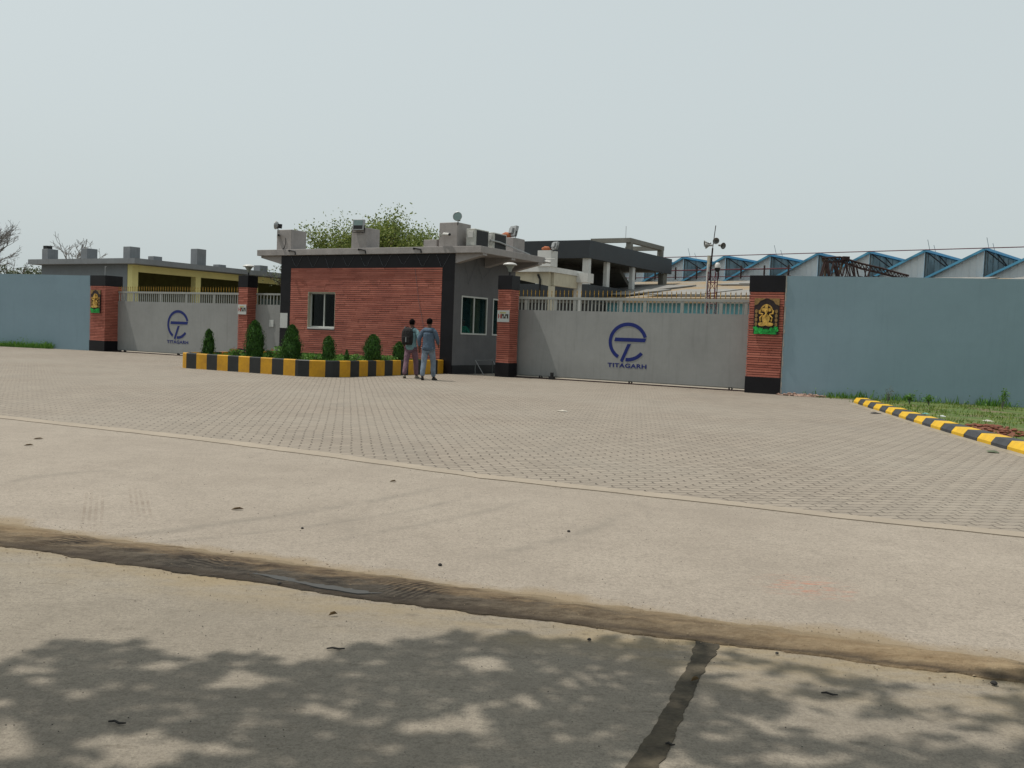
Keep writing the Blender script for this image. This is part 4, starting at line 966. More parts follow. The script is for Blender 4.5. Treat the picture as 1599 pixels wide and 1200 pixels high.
heap(gp(1250, 618.5), .65, .20, .05, M['rubble'], 'small pinkish rubble heap at the foot of the right wide pillar', 'rubble_heap', 4, 50)
def litter(px, py, c, s, label, name='litter'):
    p = gnd(px, py, .01); rr = random.Random(px); mb = MB(); n = 9; mb.v = [(0, 0, .03)]
    for k in range(n): a = 6.283 * k / n; r_ = s * rr.uniform(.5, 1.1); mb.v.append((r_ * math.cos(a), r_ * math.sin(a), rr.uniform(0, .012)))
    for k in range(n): mb.face((0, 1 + k, 1 + (k + 1) % n))
    tag(mb.build(name, basic('litter_' + str(px), c, .5, 0, .1, 20, 0), None, loc=(p.x, p.y, .012)), label, 'litter', 'scraps of litter')
litter(1445, 647, (.15, .42, .38), .12, 'torn turquoise plastic scrap in the grass behind the kerb')
litter(1472, 651, (.55, .58, .55), .11, 'crumpled pale plastic scrap in the grass behind the kerb')
litter(1541, 658, (.55, .52, .46), .16, 'flat pale scrap lying above the red soil')
litter(1367, 646, (.05, .04, .035), .15, 'dark flat scrap lying on the pavers against the kerb')
litter(878, 643, (.55, .50, .42), .10, 'small whitish scrap lying on the pavers in front of the right gate')
litter(1552, 707, (.10, .12, .06), .13, 'dark green leaf scrap on the pavers at the kerb near the right edge')

# ------------------------------------------------------------------ small things on the road
def leafthing(px, py, s, label, mat='litterleaf', z=.006):
    p = gnd(px, py); s = s * .62; rr = random.Random(px + py); a = rr.random() * 3
    mb = MB(); mb.v = [(-s, 0, .0), (-s * .5, -s * .28, .012), (s * .3, -s * .30, .02), (s, 0, .006), (s * .3, s * .30, .018), (-s * .5, s * .28, .014), (0, 0, .004)]
    for i in range(6): mb.face((6, i, (i + 1) % 6))
    tag(mb.build('fallen_leaf', M[mat], None, loc=(p.x, p.y, z), rot=(0, 0, a * .2)), label, 'leaf', 'fallen leaves on the concrete')
leafthing(371, 797.5, .075, 'largest curled dry leaf on the pale concrete apron at left')
leafthing(614, 754, .05, 'small brown leaf on the apron just below the paving edge')
leafthing(60, 687, .09, 'brown leaf scrap on the apron at the far left')
leafthing(45, 697, .08, 'flat brown leaf on the apron at the far left, nearer the camera')
leafthing(520, 963, .035, 'thin reddish leaf on the road below the wet silt')
leafthing(1085, 1066, .03, 'orange brown leaf lying at the road joint')
def stick(px, py, l, a, label):
    p = gnd(px, py); r_ = .0045
    tag(MB().tube([(-l / 2, 0, r_), (-l * .2, .008, r_ * 1.3), (l * .2, -.004, r_ * 1.2), (l / 2, .006, r_)], [r_ * .7, r_, r_, r_ * .6], 6).build('stick', M['stone'], None, loc=(p.x, p.y, .003), rot=(0, 0, a)), label, 'stick', 'sticks on the road')
stick(524, 1016, .075, .05, 'short dark stick on the road at the shadow edge'); stick(182, 1132, .062, -.2, 'short dark twig lying in the tree shade at lower left'); stick(1295, 1087, .06, -.35, 'thin twig lying on the road at lower right')
stick(1046, 1166, .03, -.4, 'tiny dark twig beside the road joint')
rs = random.Random(21)
def stone(px, py, s, label):
    p = gnd(px, py); mb = MB(); mb.lathe([(0, 0), (s * .9, s * .2), (s, s * .6), (s * .5, s * 1.1), (0, s * 1.15)], n=7)
    mb.v = [(x * (1 + .3 * mnoise.noise(Vector((x * 90, y * 90, px)))), y, z) for x, y, z in mb.v]
    tag(mb.build('pebble', M['stone'], None, loc=(p.x, p.y, .004)), label, 'stone', 'pebbles on the road')
stone(687, 885, .013, 'dark pebble on the apron just above the damp earth'); stone(1552, 1071, .014, 'largest dark pebble on the road near the right edge'); stone(436, 914, .012, 'dark pebble sitting by the wet silt')
stone(920, 1002, .010, 'dark pebble on the road at the shadow edge left of the joint'); stone(472, 827, .010, 'small pebble in the middle of the apron'); stone(888, 832, .012, 'small pebble on the apron under the paving edge'); stone(1213, 1023, .008, 'small pebble on the road right of the joint top')
mb = MB()                                                # uncountable grit
for _ in range(2600):
    s_, t_ = rs.uniform(-6, 6), rs.choice((rs.uniform(2.2, 4.9), rs.gauss(4.5, .15), rs.uniform(4.7, 9)))
    p = Q(s_, t_, .005); r_ = rs.uniform(.0012, .0036); mb.lathe([(0, 0), (r_, r_ * .4), (r_ * .6, r_), (0, r_ * 1.1)], tuple(p), 4)
tag(mb.build('grit', M['stone']), 'scattered dark grit on the concrete and damp earth', 'grit', None, 'stuff')

# ------------------------------------------------------------------ people
def skin_obj(name, joints, edges, mat, parent, sub=2):
    names = list(joints); me = bpy.data.meshes.new(name); me.from_pydata([joints[n][0] for n in names], [(names.index(a), names.index(b)) for a, b in edges], [])
    o = bpy.data.objects.new(name, me); col.objects.link(o); o.parent = parent; me.materials.append(mat)
    s = o.modifiers.new('skin', 'SKIN'); s.use_smooth_shade = True; sv = me.skin_vertices[0].data
    for i, n in enumerate(names):
        r_ = joints[n][1]; sv[i].radius = r_ if isinstance(r_, tuple) else (r_, r_); sv[i].use_root = (i == 0)
    m = o.modifiers.new('sub', 'SUBSURF'); m.levels = sub; m.render_levels = sub
    return o
def person(loc, rz, H, shirt, trousers, shoe, label, stride, arms, bare_feet=False, slim=1.0):
    t = thing('person', label, 'person', loc, rz); k = H / 1.75
    def V3(x, y, z): return (x * k, y * k, z * k)
    ls, rs_ = stride                                     # forward reach of left / right foot
    J = {'pelvis': (V3(0, 0, .95), .09 * k), 'waist': (V3(0, .0, 1.10), .085 * k), 'chest': (V3(0, .0, 1.30), .09 * k), 'neckb': (V3(0, -.005, 1.43), .055 * k), 'neck': (V3(0, .005, 1.52), .052 * k), 'jaw': (V3(0, .02, 1.585), .070 * k), 'head': (V3(0, .02, 1.655), .086 * k), 'crown': (V3(0, .01, 1.71), .066 * k), 'nose': (V3(0, .115, 1.63), .012 * k), 'earl': (V3(-.088, .01, 1.635), .014 * k), 'earr': (V3(.088, .01, 1.635), .014 * k)}
    Ed = [('pelvis', 'waist'), ('waist', 'chest'), ('chest', 'neckb'), ('neckb', 'neck'), ('neck', 'jaw'), ('jaw', 'head'), ('head', 'crown'), ('head', 'nose'), ('head', 'earl'), ('head', 'earr')]
    for s, nm, fy, ar in ((-1, 'l', ls, arms[0]), (1, 'r', rs_, arms[1])):
        J['hip' + nm] = (V3(s * .08, 0, .88), .07 * k); kn = V3(s * .10, fy * .55 + .03, .50); J['knee' + nm] = (kn, .058 * k); lift = max(0, -fy) * .12
        J['ank' + nm] = (V3(s * .105, fy, .09 + lift), .038 * k); J['toe' + nm] = (V3(s * .12, fy + .14, .035), .030 * k)
        J['sh' + nm] = (V3(s * .165, -.01, 1.40), .04 * k); J['el' + nm] = (V3(*ar[0]), .034 * k); J['wr' + nm] = (V3(*ar[1]), .026 * k)
        w = Vector(ar[1]); d = (w - Vector(ar[0])).normalized(); pm = w + d * .055; J['pm' + nm] = (V3(*pm), .030 * k)
        Ed += [('pelvis', 'hip' + nm), ('hip' + nm, 'knee' + nm), ('knee' + nm, 'ank' + nm), ('ank' + nm, 'toe' + nm), ('neckb', 'sh' + nm), ('sh' + nm, 'el' + nm), ('el' + nm, 'wr' + nm), ('wr' + nm, 'pm' + nm)]
        for q, (off, ln) in enumerate(((-.026, .062), (-.009, .072), (.009, .068), (.026, .054))):
            a = pm + d * .03 + Vector((0, off, 0)); b = a + d * ln * .55 + Vector((-s * .004, 0, 0)); c = a + d * ln + Vector((-s * .014, 0, 0))
            J[f'f{nm}{q}a'] = (V3(*a), .010 * k); J[f'f{nm}{q}b'] = (V3(*b), .009 * k); J[f'f{nm}{q}c'] = (V3(*c), .0075 * k); Ed += [('pm' + nm, f'f{nm}{q}a'), (f'f{nm}{q}a', f'f{nm}{q}b'), (f'f{nm}{q}b', f'f{nm}{q}c')]
        a = w + d * .03 + Vector((-s * .01, .034, 0)); b = a + d * .035 + Vector((-s * .012, .012, 0)); J['th' + nm + 'a'] = (V3(*a), .011 * k); J['th' + nm + 'b'] = (V3(*b), .009 * k); Ed += [('wr' + nm, 'th' + nm + 'a'), ('th' + nm + 'a', 'th' + nm + 'b')]
    skin_obj('body', J, Ed, M['skin'], t, 1)
    C = {'low': (V3(0, .0, .80), (.180 * k * slim, .180 * k * slim)), 'hipline': (V3(0, 0, .93), .172 * k * slim), 'waist': (V3(0, 0, 1.06), .148 * k * slim), 'mid': (V3(0, 0, 1.22), .155 * k * slim), 'chest': (V3(0, -.005, 1.36), .150 * k * slim), 'neckb': (V3(0, -.005, 1.445), .115 * k), 'col': (V3(0, 0, 1.505), .060 * k)}
    E = [('low', 'hipline'), ('hipline', 'waist'), ('waist', 'mid'), ('mid', 'chest'), ('chest', 'neckb'), ('neckb', 'col'), ('neckb', 'col')][:5]
    for s, nm, ar in ((-1, 'l', arms[0]), (1, 'r', arms[1])):
        C['sh' + nm] = (V3(s * .172, -.01, 1.365), .080 * k); C['el' + nm] = (V3(*ar[0]), .064 * k); e = Vector(ar[0]).lerp(Vector(ar[1]), ar[2]); C['cf' + nm] = (V3(*e), .045 * k); C['yoke' + nm] = (V3(s * .09, -.005, 1.415), .078 * k); E += [('neckb', 'yoke' + nm), ('yoke' + nm, 'sh' + nm), ('sh' + nm, 'el' + nm), ('el' + nm, 'cf' + nm)]
    o = skin_obj('shirt', C, E, shirt, t); o.scale = (1, .95, 1)
    P = {'seat': (V3(0, 0, .92), .125 * k)}; E = []
    for s, nm, fy in ((-1, 'l', ls), (1, 'r', rs_)):
        lift = max(0, -fy) * .12
        P['hip' + nm] = (V3(s * .088, 0, .84), .108 * k); P['th' + nm] = (V3(s * .10, fy * .35 + .02, .66), .096 * k); P['knee' + nm] = (V3(s * .105, fy * .55 + .035, .48), .080 * k); P['calf' + nm] = (V3(s * .105, fy * .8, .28), .076 * k); P['hem' + nm] = (V3(s * .105, fy, .085 + lift), .066 * k)
        E += [('seat', 'hip' + nm), ('hip' + nm, 'th' + nm), ('th' + nm, 'knee' + nm), ('knee' + nm, 'calf' + nm), ('calf' + nm, 'hem' + nm)]
        s_ = MB(); rows = [(-.06, .035, .05), (-.03, .042, .085), (.03, .042, .09), (.09, .046, .06), (.15, .043, .045), (.185, .025, .03)]
        for y, w, h in rows:
            for i in range(8):
                a = 2 * math.pi * i / 8; s_.v.append((w * math.cos(a), y, max(0, h / 2 + h / 2 * math.sin(a))))
        for i in range(len(rows) - 1):
            for j in range(8): q = (j + 1) % 8; s_.face((i * 8 + j, i * 8 + q, i * 8 + 8 + q, i * 8 + 8 + j))
        s_.face(range(8)); s_.face([5 * 8 + i for i in reversed(range(8))])
        sh = s_.build('shoe', shoe, t, smooth=True); sh.location = V3(s * .11, fy, lift * .8 + .002); sh.scale = (k, k, k); sh.rotation_euler = (R(-18) if fy < -.05 else 0, 0, R(-8 * s))
    skin_obj('trousers', P, E, trousers, t)
    hb = MB(); nz, na = 10, 18                            # hair: cap over crown and back of the head
    for i in range(nz + 1):
        th = math.pi * .74 * i / nz
        for j in range(na):
            a = 2 * math.pi * j / na; front = math.sin(a); lim = 1 if front < .35 else (1 - (front - .35) * .85); tt = th * lim
            n_ = 1 + .05 * mnoise.noise(Vector((math.cos(a) * 3, math.sin(a) * 3, i)))
            hb.v.append((.086 * math.sin(tt) * math.cos(a) * n_ * k, (.015 + .098 * math.sin(tt) * front * n_) * k, (1.648 + .100 * math.cos(tt)) * k))
    for i in range(nz):
        for j in range(na): q = (j + 1) % na; hb.face((i * na + j, i * na + q, (i + 1) * na + q, (i + 1) * na + j))
    h = hb.build('hair', M['hair'], t, smooth=True); so_ = h.modifiers.new('thick', 'SOLIDIFY'); so_.thickness = .012
    return t, k
a1 = [((-.25, -.02, 1.17), (-.24, .08, .96), .9), ((.25, -.06, 1.16), (.25, -.02, .91), .85)]
p1, k1 = person(gnd(640.5, 591.5), R(-12), 1.74, M['tealshirt'], M['mauve'], M['sandal'], 'man with a dark backpack, pale teal shirt and mauve trousers walking away', (-.24, .24), a1, slim=1.06)
a2 = [((-.26, -.08, 1.17), (-.26, -.02, .92), .92), ((.25, .02, 1.15), (.22, .20, 1.0), .9)]
p2, k2 = person(gnd(667.5, 594.5), R(-14), 1.77, M['denim'], M['jeans'], M['shoe'], 'man in a loose denim shirt, faded jeans and black shoes walking away', (-.16, .20), a2, slim=1.18)
def backpack():
    t = thing('backpack', 'dark grey backpack worn by the man in the pale teal shirt', 'backpack', p1.location + Matrix.Rotation(R(-12), 3, 'Z') @ Vector((-.06, -.20, 1.0)), R(-12))
    mb = MB(); rows = [(-.02, .13, .08), (.05, .155, .10), (.20, .165, .11), (.36, .155, .10), (.44, .12, .08), (.48, .05, .03)]
    for z, w, d in rows:
        for i in range(16):
            a = 2 * math.pi * i / 16; ca, sa = math.cos(a), math.sin(a); e = .55
            mb.v.append((w * math.copysign(abs(ca) ** e, ca), d * math.copysign(abs(sa) ** e, sa), z))
    for i in range(len(rows) - 1):
        for j in range(16): q = (j + 1) % 16; mb.face((i * 16 + j, i * 16 + q, i * 16 + 16 + q, i * 16 + 16 + j))
    mb.face(range(16)); mb.face([5 * 16 + i for i in reversed(range(16))]); mb.build('bag', M['pack'], t, smooth=True)
    MB().box(-.11, .11, -.135, -.10, .03, .22).build('front_pocket', M['pack'], t, bevel=.03); MB().box(-.012, .012, -.14, -.136, .06, .20).build('zip_strip', M['galv'], t)
    for s in (-1, 1): MB().tube([(s * .10, .06, .42), (s * .12, .14, .50), (s * .13, .28, .46), (s * .13, .32, .30), (s * .14, .20, .10), (s * .12, .06, .04)], .02, 6).build('strap', M['black'], t)
    MB().tube([(-.03, -.0, .47), (-.02, 0, .51), (.02, 0, .51), (.03, 0, .47)], .01, 6).build('handle', M['black'], t)
backpack()
a3 = [((-.24, .06, 1.16), (-.18, .25, 1.10), .5), ((.24, .06, 1.16), (.18, .25, 1.10), .5)]
p3, k3 = person(T(-2.02, .88, .2), GA - R(120), 1.7, M['greencloth'], M['black'], M['shoe'], 'person in a green top glimpsed behind the guardhouse side window', (.0, .05), a3)

# ------------------------------------------------------------------ left shed (yellow verandah)
def shed():
    U, Vf, Z = -30.17, 9.48, 4.93
    t = thing('shed', 'long grey and yellow flat roofed shed with roof stubs behind the left gate', 'building', T(U, Vf), GA)
    MB().box(-9.7, .35, -.55, 24, 4.63, 4.93).build('roof_slab', M['shedslab'], t)
    MB().box(-9.16, -1.0, 0, .2, 0, 4.62).box(-9.16, -8.96, .2, 22, 0, 4.62).build('front_wall', M['shedgrey'], t)
    MB().box(-6, -5.8, .2, 22, 0, 4.62).build('back_wall', basic('olive_wall', (.17, .17, .05), .9), t)
    MB().box(-.90, -.55, .41, 22, 4.22, 4.61).box(-5.8, -.91, .45, .7, 4.3, 4.61).build('beam', M['yellowwall'], t)
    for v in (0, 4.55, 9.3, 14.2, 19): MB().box(-.97, -.55, v, v + .4, 0, 4.22 if v else 4.615).build('column', M['yellowwall'], t)
    for u, v, zt in ((-9.15, 0, 5.62), (-5.3, 0, 5.6), (-1.4, 0, 5.65), (-8.9, 7.6, 5.86), (-1.0, 4.5, 5.95), (-8.9, 13.3, 5.77), (-1.0, 9.7, 5.37)):
        MB().box(u, u + .6, v, v + .7, 4.931, zt).build('roof_stub', M['shedslab'], t, bevel=.02)
    MB().box(-9.1, -8.7, .05, .4, 5.62, 5.82).build('tank', M['black'], t)
    MB().box(-5.79, -5.76, 15, 17.2, 1.2, 3.4).box(-5.79, -5.76, 19, 21, 1.2, 3.4).build('window', basic('pale_window', (.30, .42, .42), .4), t)
    MB().box(-5.7, .0, 1, 22, .0, .5).build('plinth', M['shedgrey'], t)
shed()
tag(MB().tube([tuple(at(57, 411, 60)), tuple(at(45, 417, 62)), tuple(at(34, 418, 63)), tuple(at(-30, 428, 68))], .015, 4).build('cable', M['wire']), 'thin overhead cable running left from the grey shed roof', 'cable')

# ------------------------------------------------------------------ cream canopy inside the right gate
def canopy():
    t = thing('canopy_shelter', 'cream canopy on columns with a white roof block, behind the guardhouse right side', 'shelter', T(-4.89, 12.13), GA)
    MB().box(-6.0, .0, 0, 3.4, 4.36, 4.60).build('roof_slab', M['whitecol'], t)
    MB().prism([(-.20, .25, 4.355), (-3.0, .25, 4.355), (-3.0, .25, 4.22), (-.20, .25, 3.72)], (0, .25, 0)).build('beam', M['cream'], t)
    MB().box(-.25, -.05, .51, 2.9, 3.76, 4.355).build('beam', M['cream'], t)
    MB().box(-.20, .02, .25, .50, 0, 3.715).build('column', M['cream'], t); MB().box(-.25, .0, 2.9, 3.25, 0, 4.355).build('column', M['whitecol'], t)
    MB().box(-3.2, -3.0, .3, .5, 0, 4.2).build('column', M['cream'], t)
    MB().box(-.05, .55, 2.75, 3.4, 4.05, 4.50).build('end_block', M['whitecol'], t)
    MB().box(-.66, .03, -.05, .62, 4.601, 5.33).build('roof_block', M['whitecol'], t)
    MB().tube([(-.75, .2, 4.25), (-.62, .2, 4.0), (-.62, .2, 2.5), (-.62, .2, 0)], .05, 8).build('downpipe', M['black'], t)
canopy()
floodlight_square(T(-4.75, 12.35, 5.55), GA + R(150), R(14), 'square floodlight seen from behind on the white canopy roof block', .9)
tag(MB().tube([(0, 0, .08), (.15, 0, .10), (.32, .02, .09), (.42, .02, .05)], [.05, .10, .09, .03], 10).build('clay_pot', M['terracotta'], None, smooth=True, loc=T(-5.45, 12.3, 5.34), rot=(0, 0, GA)), 'orange bundle lying beside the floodlight on the white canopy roof block', 'bundle')
tag(MB().tube([(-.1, 0, 0), (.35, -.1, -.06)], .05, 8).tube([(.0, 0, .08), (.5, -.1, .06)], .014, 5).build('security_camera', M['lampwhite'], None, loc=T(-.62, 3.75, 4.1), rot=(0, 0, GA + R(20))), 'white security camera on the far roof corner of the guardhouse', 'camera')

# ------------------------------------------------------------------ dark two storey building
def blackbuilding():
    t = thing('office_building', 'charcoal clad two storey building with open upper floor and white columns', 'building', T(-14.73, 35.64), GA)
    MB().box(-22, 0, 0, .2, 7.16, 8.45).box(-.2, 0, .2, 15.85, 7.16, 8.45).build('fascia', M['cladding'], t)
    MB().box(-22, -.21, .21, 15.8, 7.3, 7.6).build('roof', M['rawconc'], t)
    MB().box(-22, 0, .0, .2, 4.1, 5.28).box(-.2, 0, .2, 10.0, 4.1, 5.28).build('parapet', M['cladding'], t)
    MB().box(-22, -.21, .21, 15.8, 3.9, 4.1).build('upper_floor', M['rawconc'], t)
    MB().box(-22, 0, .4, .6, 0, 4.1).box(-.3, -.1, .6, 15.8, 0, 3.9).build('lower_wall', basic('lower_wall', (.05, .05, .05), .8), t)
    for x in (-.62, -4.5, -9.2, -14): MB().box(x, x + .50, .22, .60, 4.1, 7.16).build('column', M['whitecol'], t)
    for y in (3.5, 8.2): MB().box(-.52, -.22, y, y + .5, 4.1, 7.16).build('column', M['whitecol'], t)
    MB().box(-.7, -.22, 14.6, 15.4, 0, 7.16).build('column', M['rawconc'], t)
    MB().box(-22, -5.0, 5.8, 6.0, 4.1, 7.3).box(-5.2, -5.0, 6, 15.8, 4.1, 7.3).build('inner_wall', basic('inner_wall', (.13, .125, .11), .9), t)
    MB().prism([(-3.5, 9.5, 7.2), (-3.5, 15.0, 4.1), (-3.5, 15.0, 3.7), (-3.5, 9.5, 6.8)], (1.6, 0, 0)).build('staircase', M['rawconc'], t)
    for x, y in ((-3.7, 8.0), (-.8, 8.0), (-.8, 14.4), (-3.7, 14.4)): MB().box(x, x + .42, y, y + .42, 7.6, 9.10).build('roof_post', M['rawconc'], t)
    MB().box(-3.9, -.38, 7.9, 8.3, 9.10, 9.45).box(-.8, -.38, 8.3, 14.9, 9.10, 9.45).box(-3.8, -.8, 14.4, 14.9, 9.10, 9.45).build('roof_frame', M['rawconc'], t)
    MB().tube([(-.9, 8.1, 9.45), (-.9, 8.1, 10.4)], .02, 5).build('rod', M['galv'], t)
blackbuilding()

# ------------------------------------------------------------------ saw-tooth factory and its lean-to
SA = math.atan2(-16.66, 19.08); SP = 4.222
def factory():
    t = thing('factory_shed', 'long pale factory shed with a saw-tooth roof edged in bright blue', 'building', (15.05, 87.35, 0), SA)
    PK, VL = 9.0, 6.80; D = 40; i0, i1 = -5, 10
    for i in range(i0, i1):
        x = i * SP                                       # peak i; slope falls to the left, upright face on its right
        g = MB()
        g.prism([(x - SP + .02, 0, VL), (x, 0, PK - .02), (x, 0, 0), (x - SP + .02, 0, 0)], (0, .15, 0)); nr = 9
        for k in range(1, nr):
            xx = x - SP + SP * k / nr; zt = VL + (PK - VL) * k / nr - .05; g.box(xx - .025, xx + .025, -.03, 0, 0, zt)
        g.build('gable_wall', M['sheetwall'], t)
        MB().prism([(x - SP - .05, -.35, VL - .05), (x + .12, -.35, PK), (x + .12, -.35, PK + .07), (x - SP - .05, -.35, VL + .03)], (0, D, 0)).build('roof_sheet', M['sheetblue'], t)
        MB().prism([(x - SP - .05, -.37, VL - .15), (x + .12, -.37, PK - .13), (x + .12, -.37, PK + .06), (x - SP - .05, -.37, VL + .02)], (0, .1, 0)).build('blue_flashing', M['sheetblue'], t)
        MB().box(x + .125, x + .24, -.36, D - .4, PK - .11, PK + .075).build('ridge_flashing', M['sheetblue'], t)
        n = MB().prism([(x + .02, .2, VL + .05), (x + .02, .2, PK - .15), (x + .02, D - 1, PK - .15), (x + .02, D - 1, VL + .05)], (.08, 0, 0))
        for k in range(26): n.box(x + .10, x + .14, .6 + k * 1.4, .68 + k * 1.4, VL + .1, PK - .2)
        n.build('north_light', M['darksheet'], t)
        MB().tube([(x + .14, .25, PK - .12), (x + 1.15, 2.6, VL + .9), (x + 1.5, 3.0, VL + .3)], .05, 5).tube([(x + .14, 3.0, PK - .12), (x + .9, 4.4, VL + .8)], .05, 5).build('brace', M['rust'], t)
        b = MB()
        for k in range(2): b.tube([(x + .15 + k * .22, 1.5 + k * .8, PK - .9), (x - .15 + k * .22 + .3 * 0, 1.0 + k * .8, PK + .95 - k * .35)], .02, 5)
        if i in (0, 2, 5, 6): b.build('roof_ladder', M['galv'], t)
    p = MB().tube([(i0 * SP, -.5, PK + .02), (i1 * SP - SP, -.5, PK + .02)], .035, 6); p.build('ridge_pipe', M['redpipe'], t)
    r = MB().tube([(i0 * SP, -1.2, 7.75), (2.6 * SP, -1.2, 7.75)], .055, 6).tube([(i0 * SP, -1.2, 7.15), (2.6 * SP, -1.2, 7.15)], .035, 6)
    r.build('service_pipe', M['redpipe'], t)
    for k in range(-6, 6): MB().box(k * 2.15 - .05, k * 2.15 + .05, -1.26, -1.14, 6.95, 8.05).build('pipe_hanger', M['rust'], t)
factory()
def leanto():
    t = thing('lean_to_shed', 'low open shed with rusty weathered roof and cyan sheet wall in front of the factory', 'building', (15.05, 87.35, 0), SA)
    x0, x1 = -24, 40; y1, y0 = -2.0, -17.0; zh, zl = 6.6, 4.35
    rr = random.Random(6); m1 = MB()
    m1.prism([(x0, y0, zl), (x1, y0, zl), (x1, y1, zh), (x0, y1, zh)], (0, 0, .12)); m1.build('roof', M['tin'], t)
    s = MB(); sl = (zh - zl) / (y1 - y0)
    for k in range(16):
        xa = rr.uniform(x0, x1 - 7); ya = rr.choice((y0 + .8, y0 + 5.5, y0 + 10)); w = rr.uniform(4, 7); d = 4.0; z = lambda y: zl + (y - y0) * sl + .16 + .03 * (k % 3)
        s.prism([(xa, ya, z(ya)), (xa + w, ya, z(ya)), (xa + w + 1.2, ya + d, z(ya + d)), (xa + 1.2, ya + d, z(ya + d))], (0, 0, .10))
    s.build('roof_patches', basic('patch_tin', (.30, .29, .27), .75, 0, .2, 1.5, 0), t)
    MB().box(x0, x1, y0 - .05, y0 + .05, zl - .25, zl - .02).build('eaves_beam', M['tin'], t)
    w = MB(); k = 0; x = x0
    while x < x1: w.box(x, x + .55, y0 + .4, y0 + .46, 0, 4.40); w.box(x + .55, x + .70, y0 + .44, y0 + .5, 0, 4.40); x += .70
    w.build('sheet_wall', M['cyan'], t)
    MB().box(x0, x1, y0 + .5, y1, 0, .1).build('floor', M['rawconc'], t)
leanto()

def mast():
    b = at(1110, 500, 45); b.z = 0
    t = thing('lattice_mast', 'slim rusty lattice mast with a thin top pole behind the right gate', 'mast', b, GA)
    H = 4.7; L_ = MB(); s = .17
    for x, y in ((-s, -s), (s, -s), (s, s), (-s, s)): L_.tube([(x, y, 0), (x, y, H)], .022, 5)
    k = 0; z = .2
    while z < H - .4:
        for (a, b2) in (((-s, -s), (s, -s)), ((s, -s), (s, s)), ((s, s), (-s, s)), ((-s, s), (-s, -s))):
            L_.tube([(*a, z), (*b2, z)], .013, 4); L_.tube([(*a, z), (*b2, z + .5)] if k % 2 else [(*b2, z), (*a, z + .5)], .012, 4)
        z += .5; k += 1
    L_.build('lattice', M['redpipe'], t); MB().tube([(-.27, -.1, 2.0), (-.22, -.1, H + .35)], .06, 8).build('conduit', M['lampwhite'], t)
    MB().tube([(-.15, 0, H - .4), (-.08, 0, H + 1.1)], .04, 6).tube([(-.08, 0, H + 1.1), (.02, 0, 6.85)], .02, 6).build('pole', M['rust'], t)
    MB().box(-.28, -.16, -.10, .04, H + .25, H + .75).build('junction_box', M['cream'], t)
    return b
mb_ = mast()
def horn(off, rz, tilt, label):
    t = thing('loudspeaker', label, 'loudspeaker', mb_ + GU * off[0] + GV * off[1] + Vector((0, 0, off[2])), GA + rz, 'horn loudspeakers on the lattice mast'); t.rotation_euler = (tilt, 0, GA + rz); t.scale = (.62,) * 3
    MB().lathe([(.24, -.30), (.25, -.30), (.17, -.18), (.09, -.06), (.06, .06), (.05, .06)], n=18, axis='y').build('horn', basic('horn_grey', (.30, .30, .28), .5), t, smooth=True)
    MB().lathe([(0, .05), (.08, .05), (.08, .20), (0, .22)], n=14, axis='y').build('driver', M['galv'], t, smooth=True)
horn((-.30, 0, 6.02), R(-60), R(5), 'left horn loudspeaker on the mast, facing left'); horn((-.20, -.1, 5.92), R(-80), R(5), 'small middle horn loudspeaker close to the mast pole')
horn((.17, -.15, 6.08), R(5), R(-5), 'round horn loudspeaker just right of the mast pole, facing the camera'); horn((.30, .0, 5.92), R(60), R(10), 'right horn loudspeaker on the mast, tilted down')
def domecam():
    t = thing('dome_camera', 'white dome camera with black lens beside the lattice mast', 'camera', mb_ + GU * .20 + Vector((0, 0, 4.82)), GA, 'security cameras'); t.scale = (.75,) * 3
    MB().lathe([(0, .42), (.10, .40), (.17, .28), (.19, .12), (.19, .08)], n=18).build('hood', M['lampwhite'], t, smooth=True); MB().lathe([(.18, .08), (.17, -.05), (.09, -.16), (0, -.18)], n=18).build('dome', M['black'], t, smooth=True)
domecam()

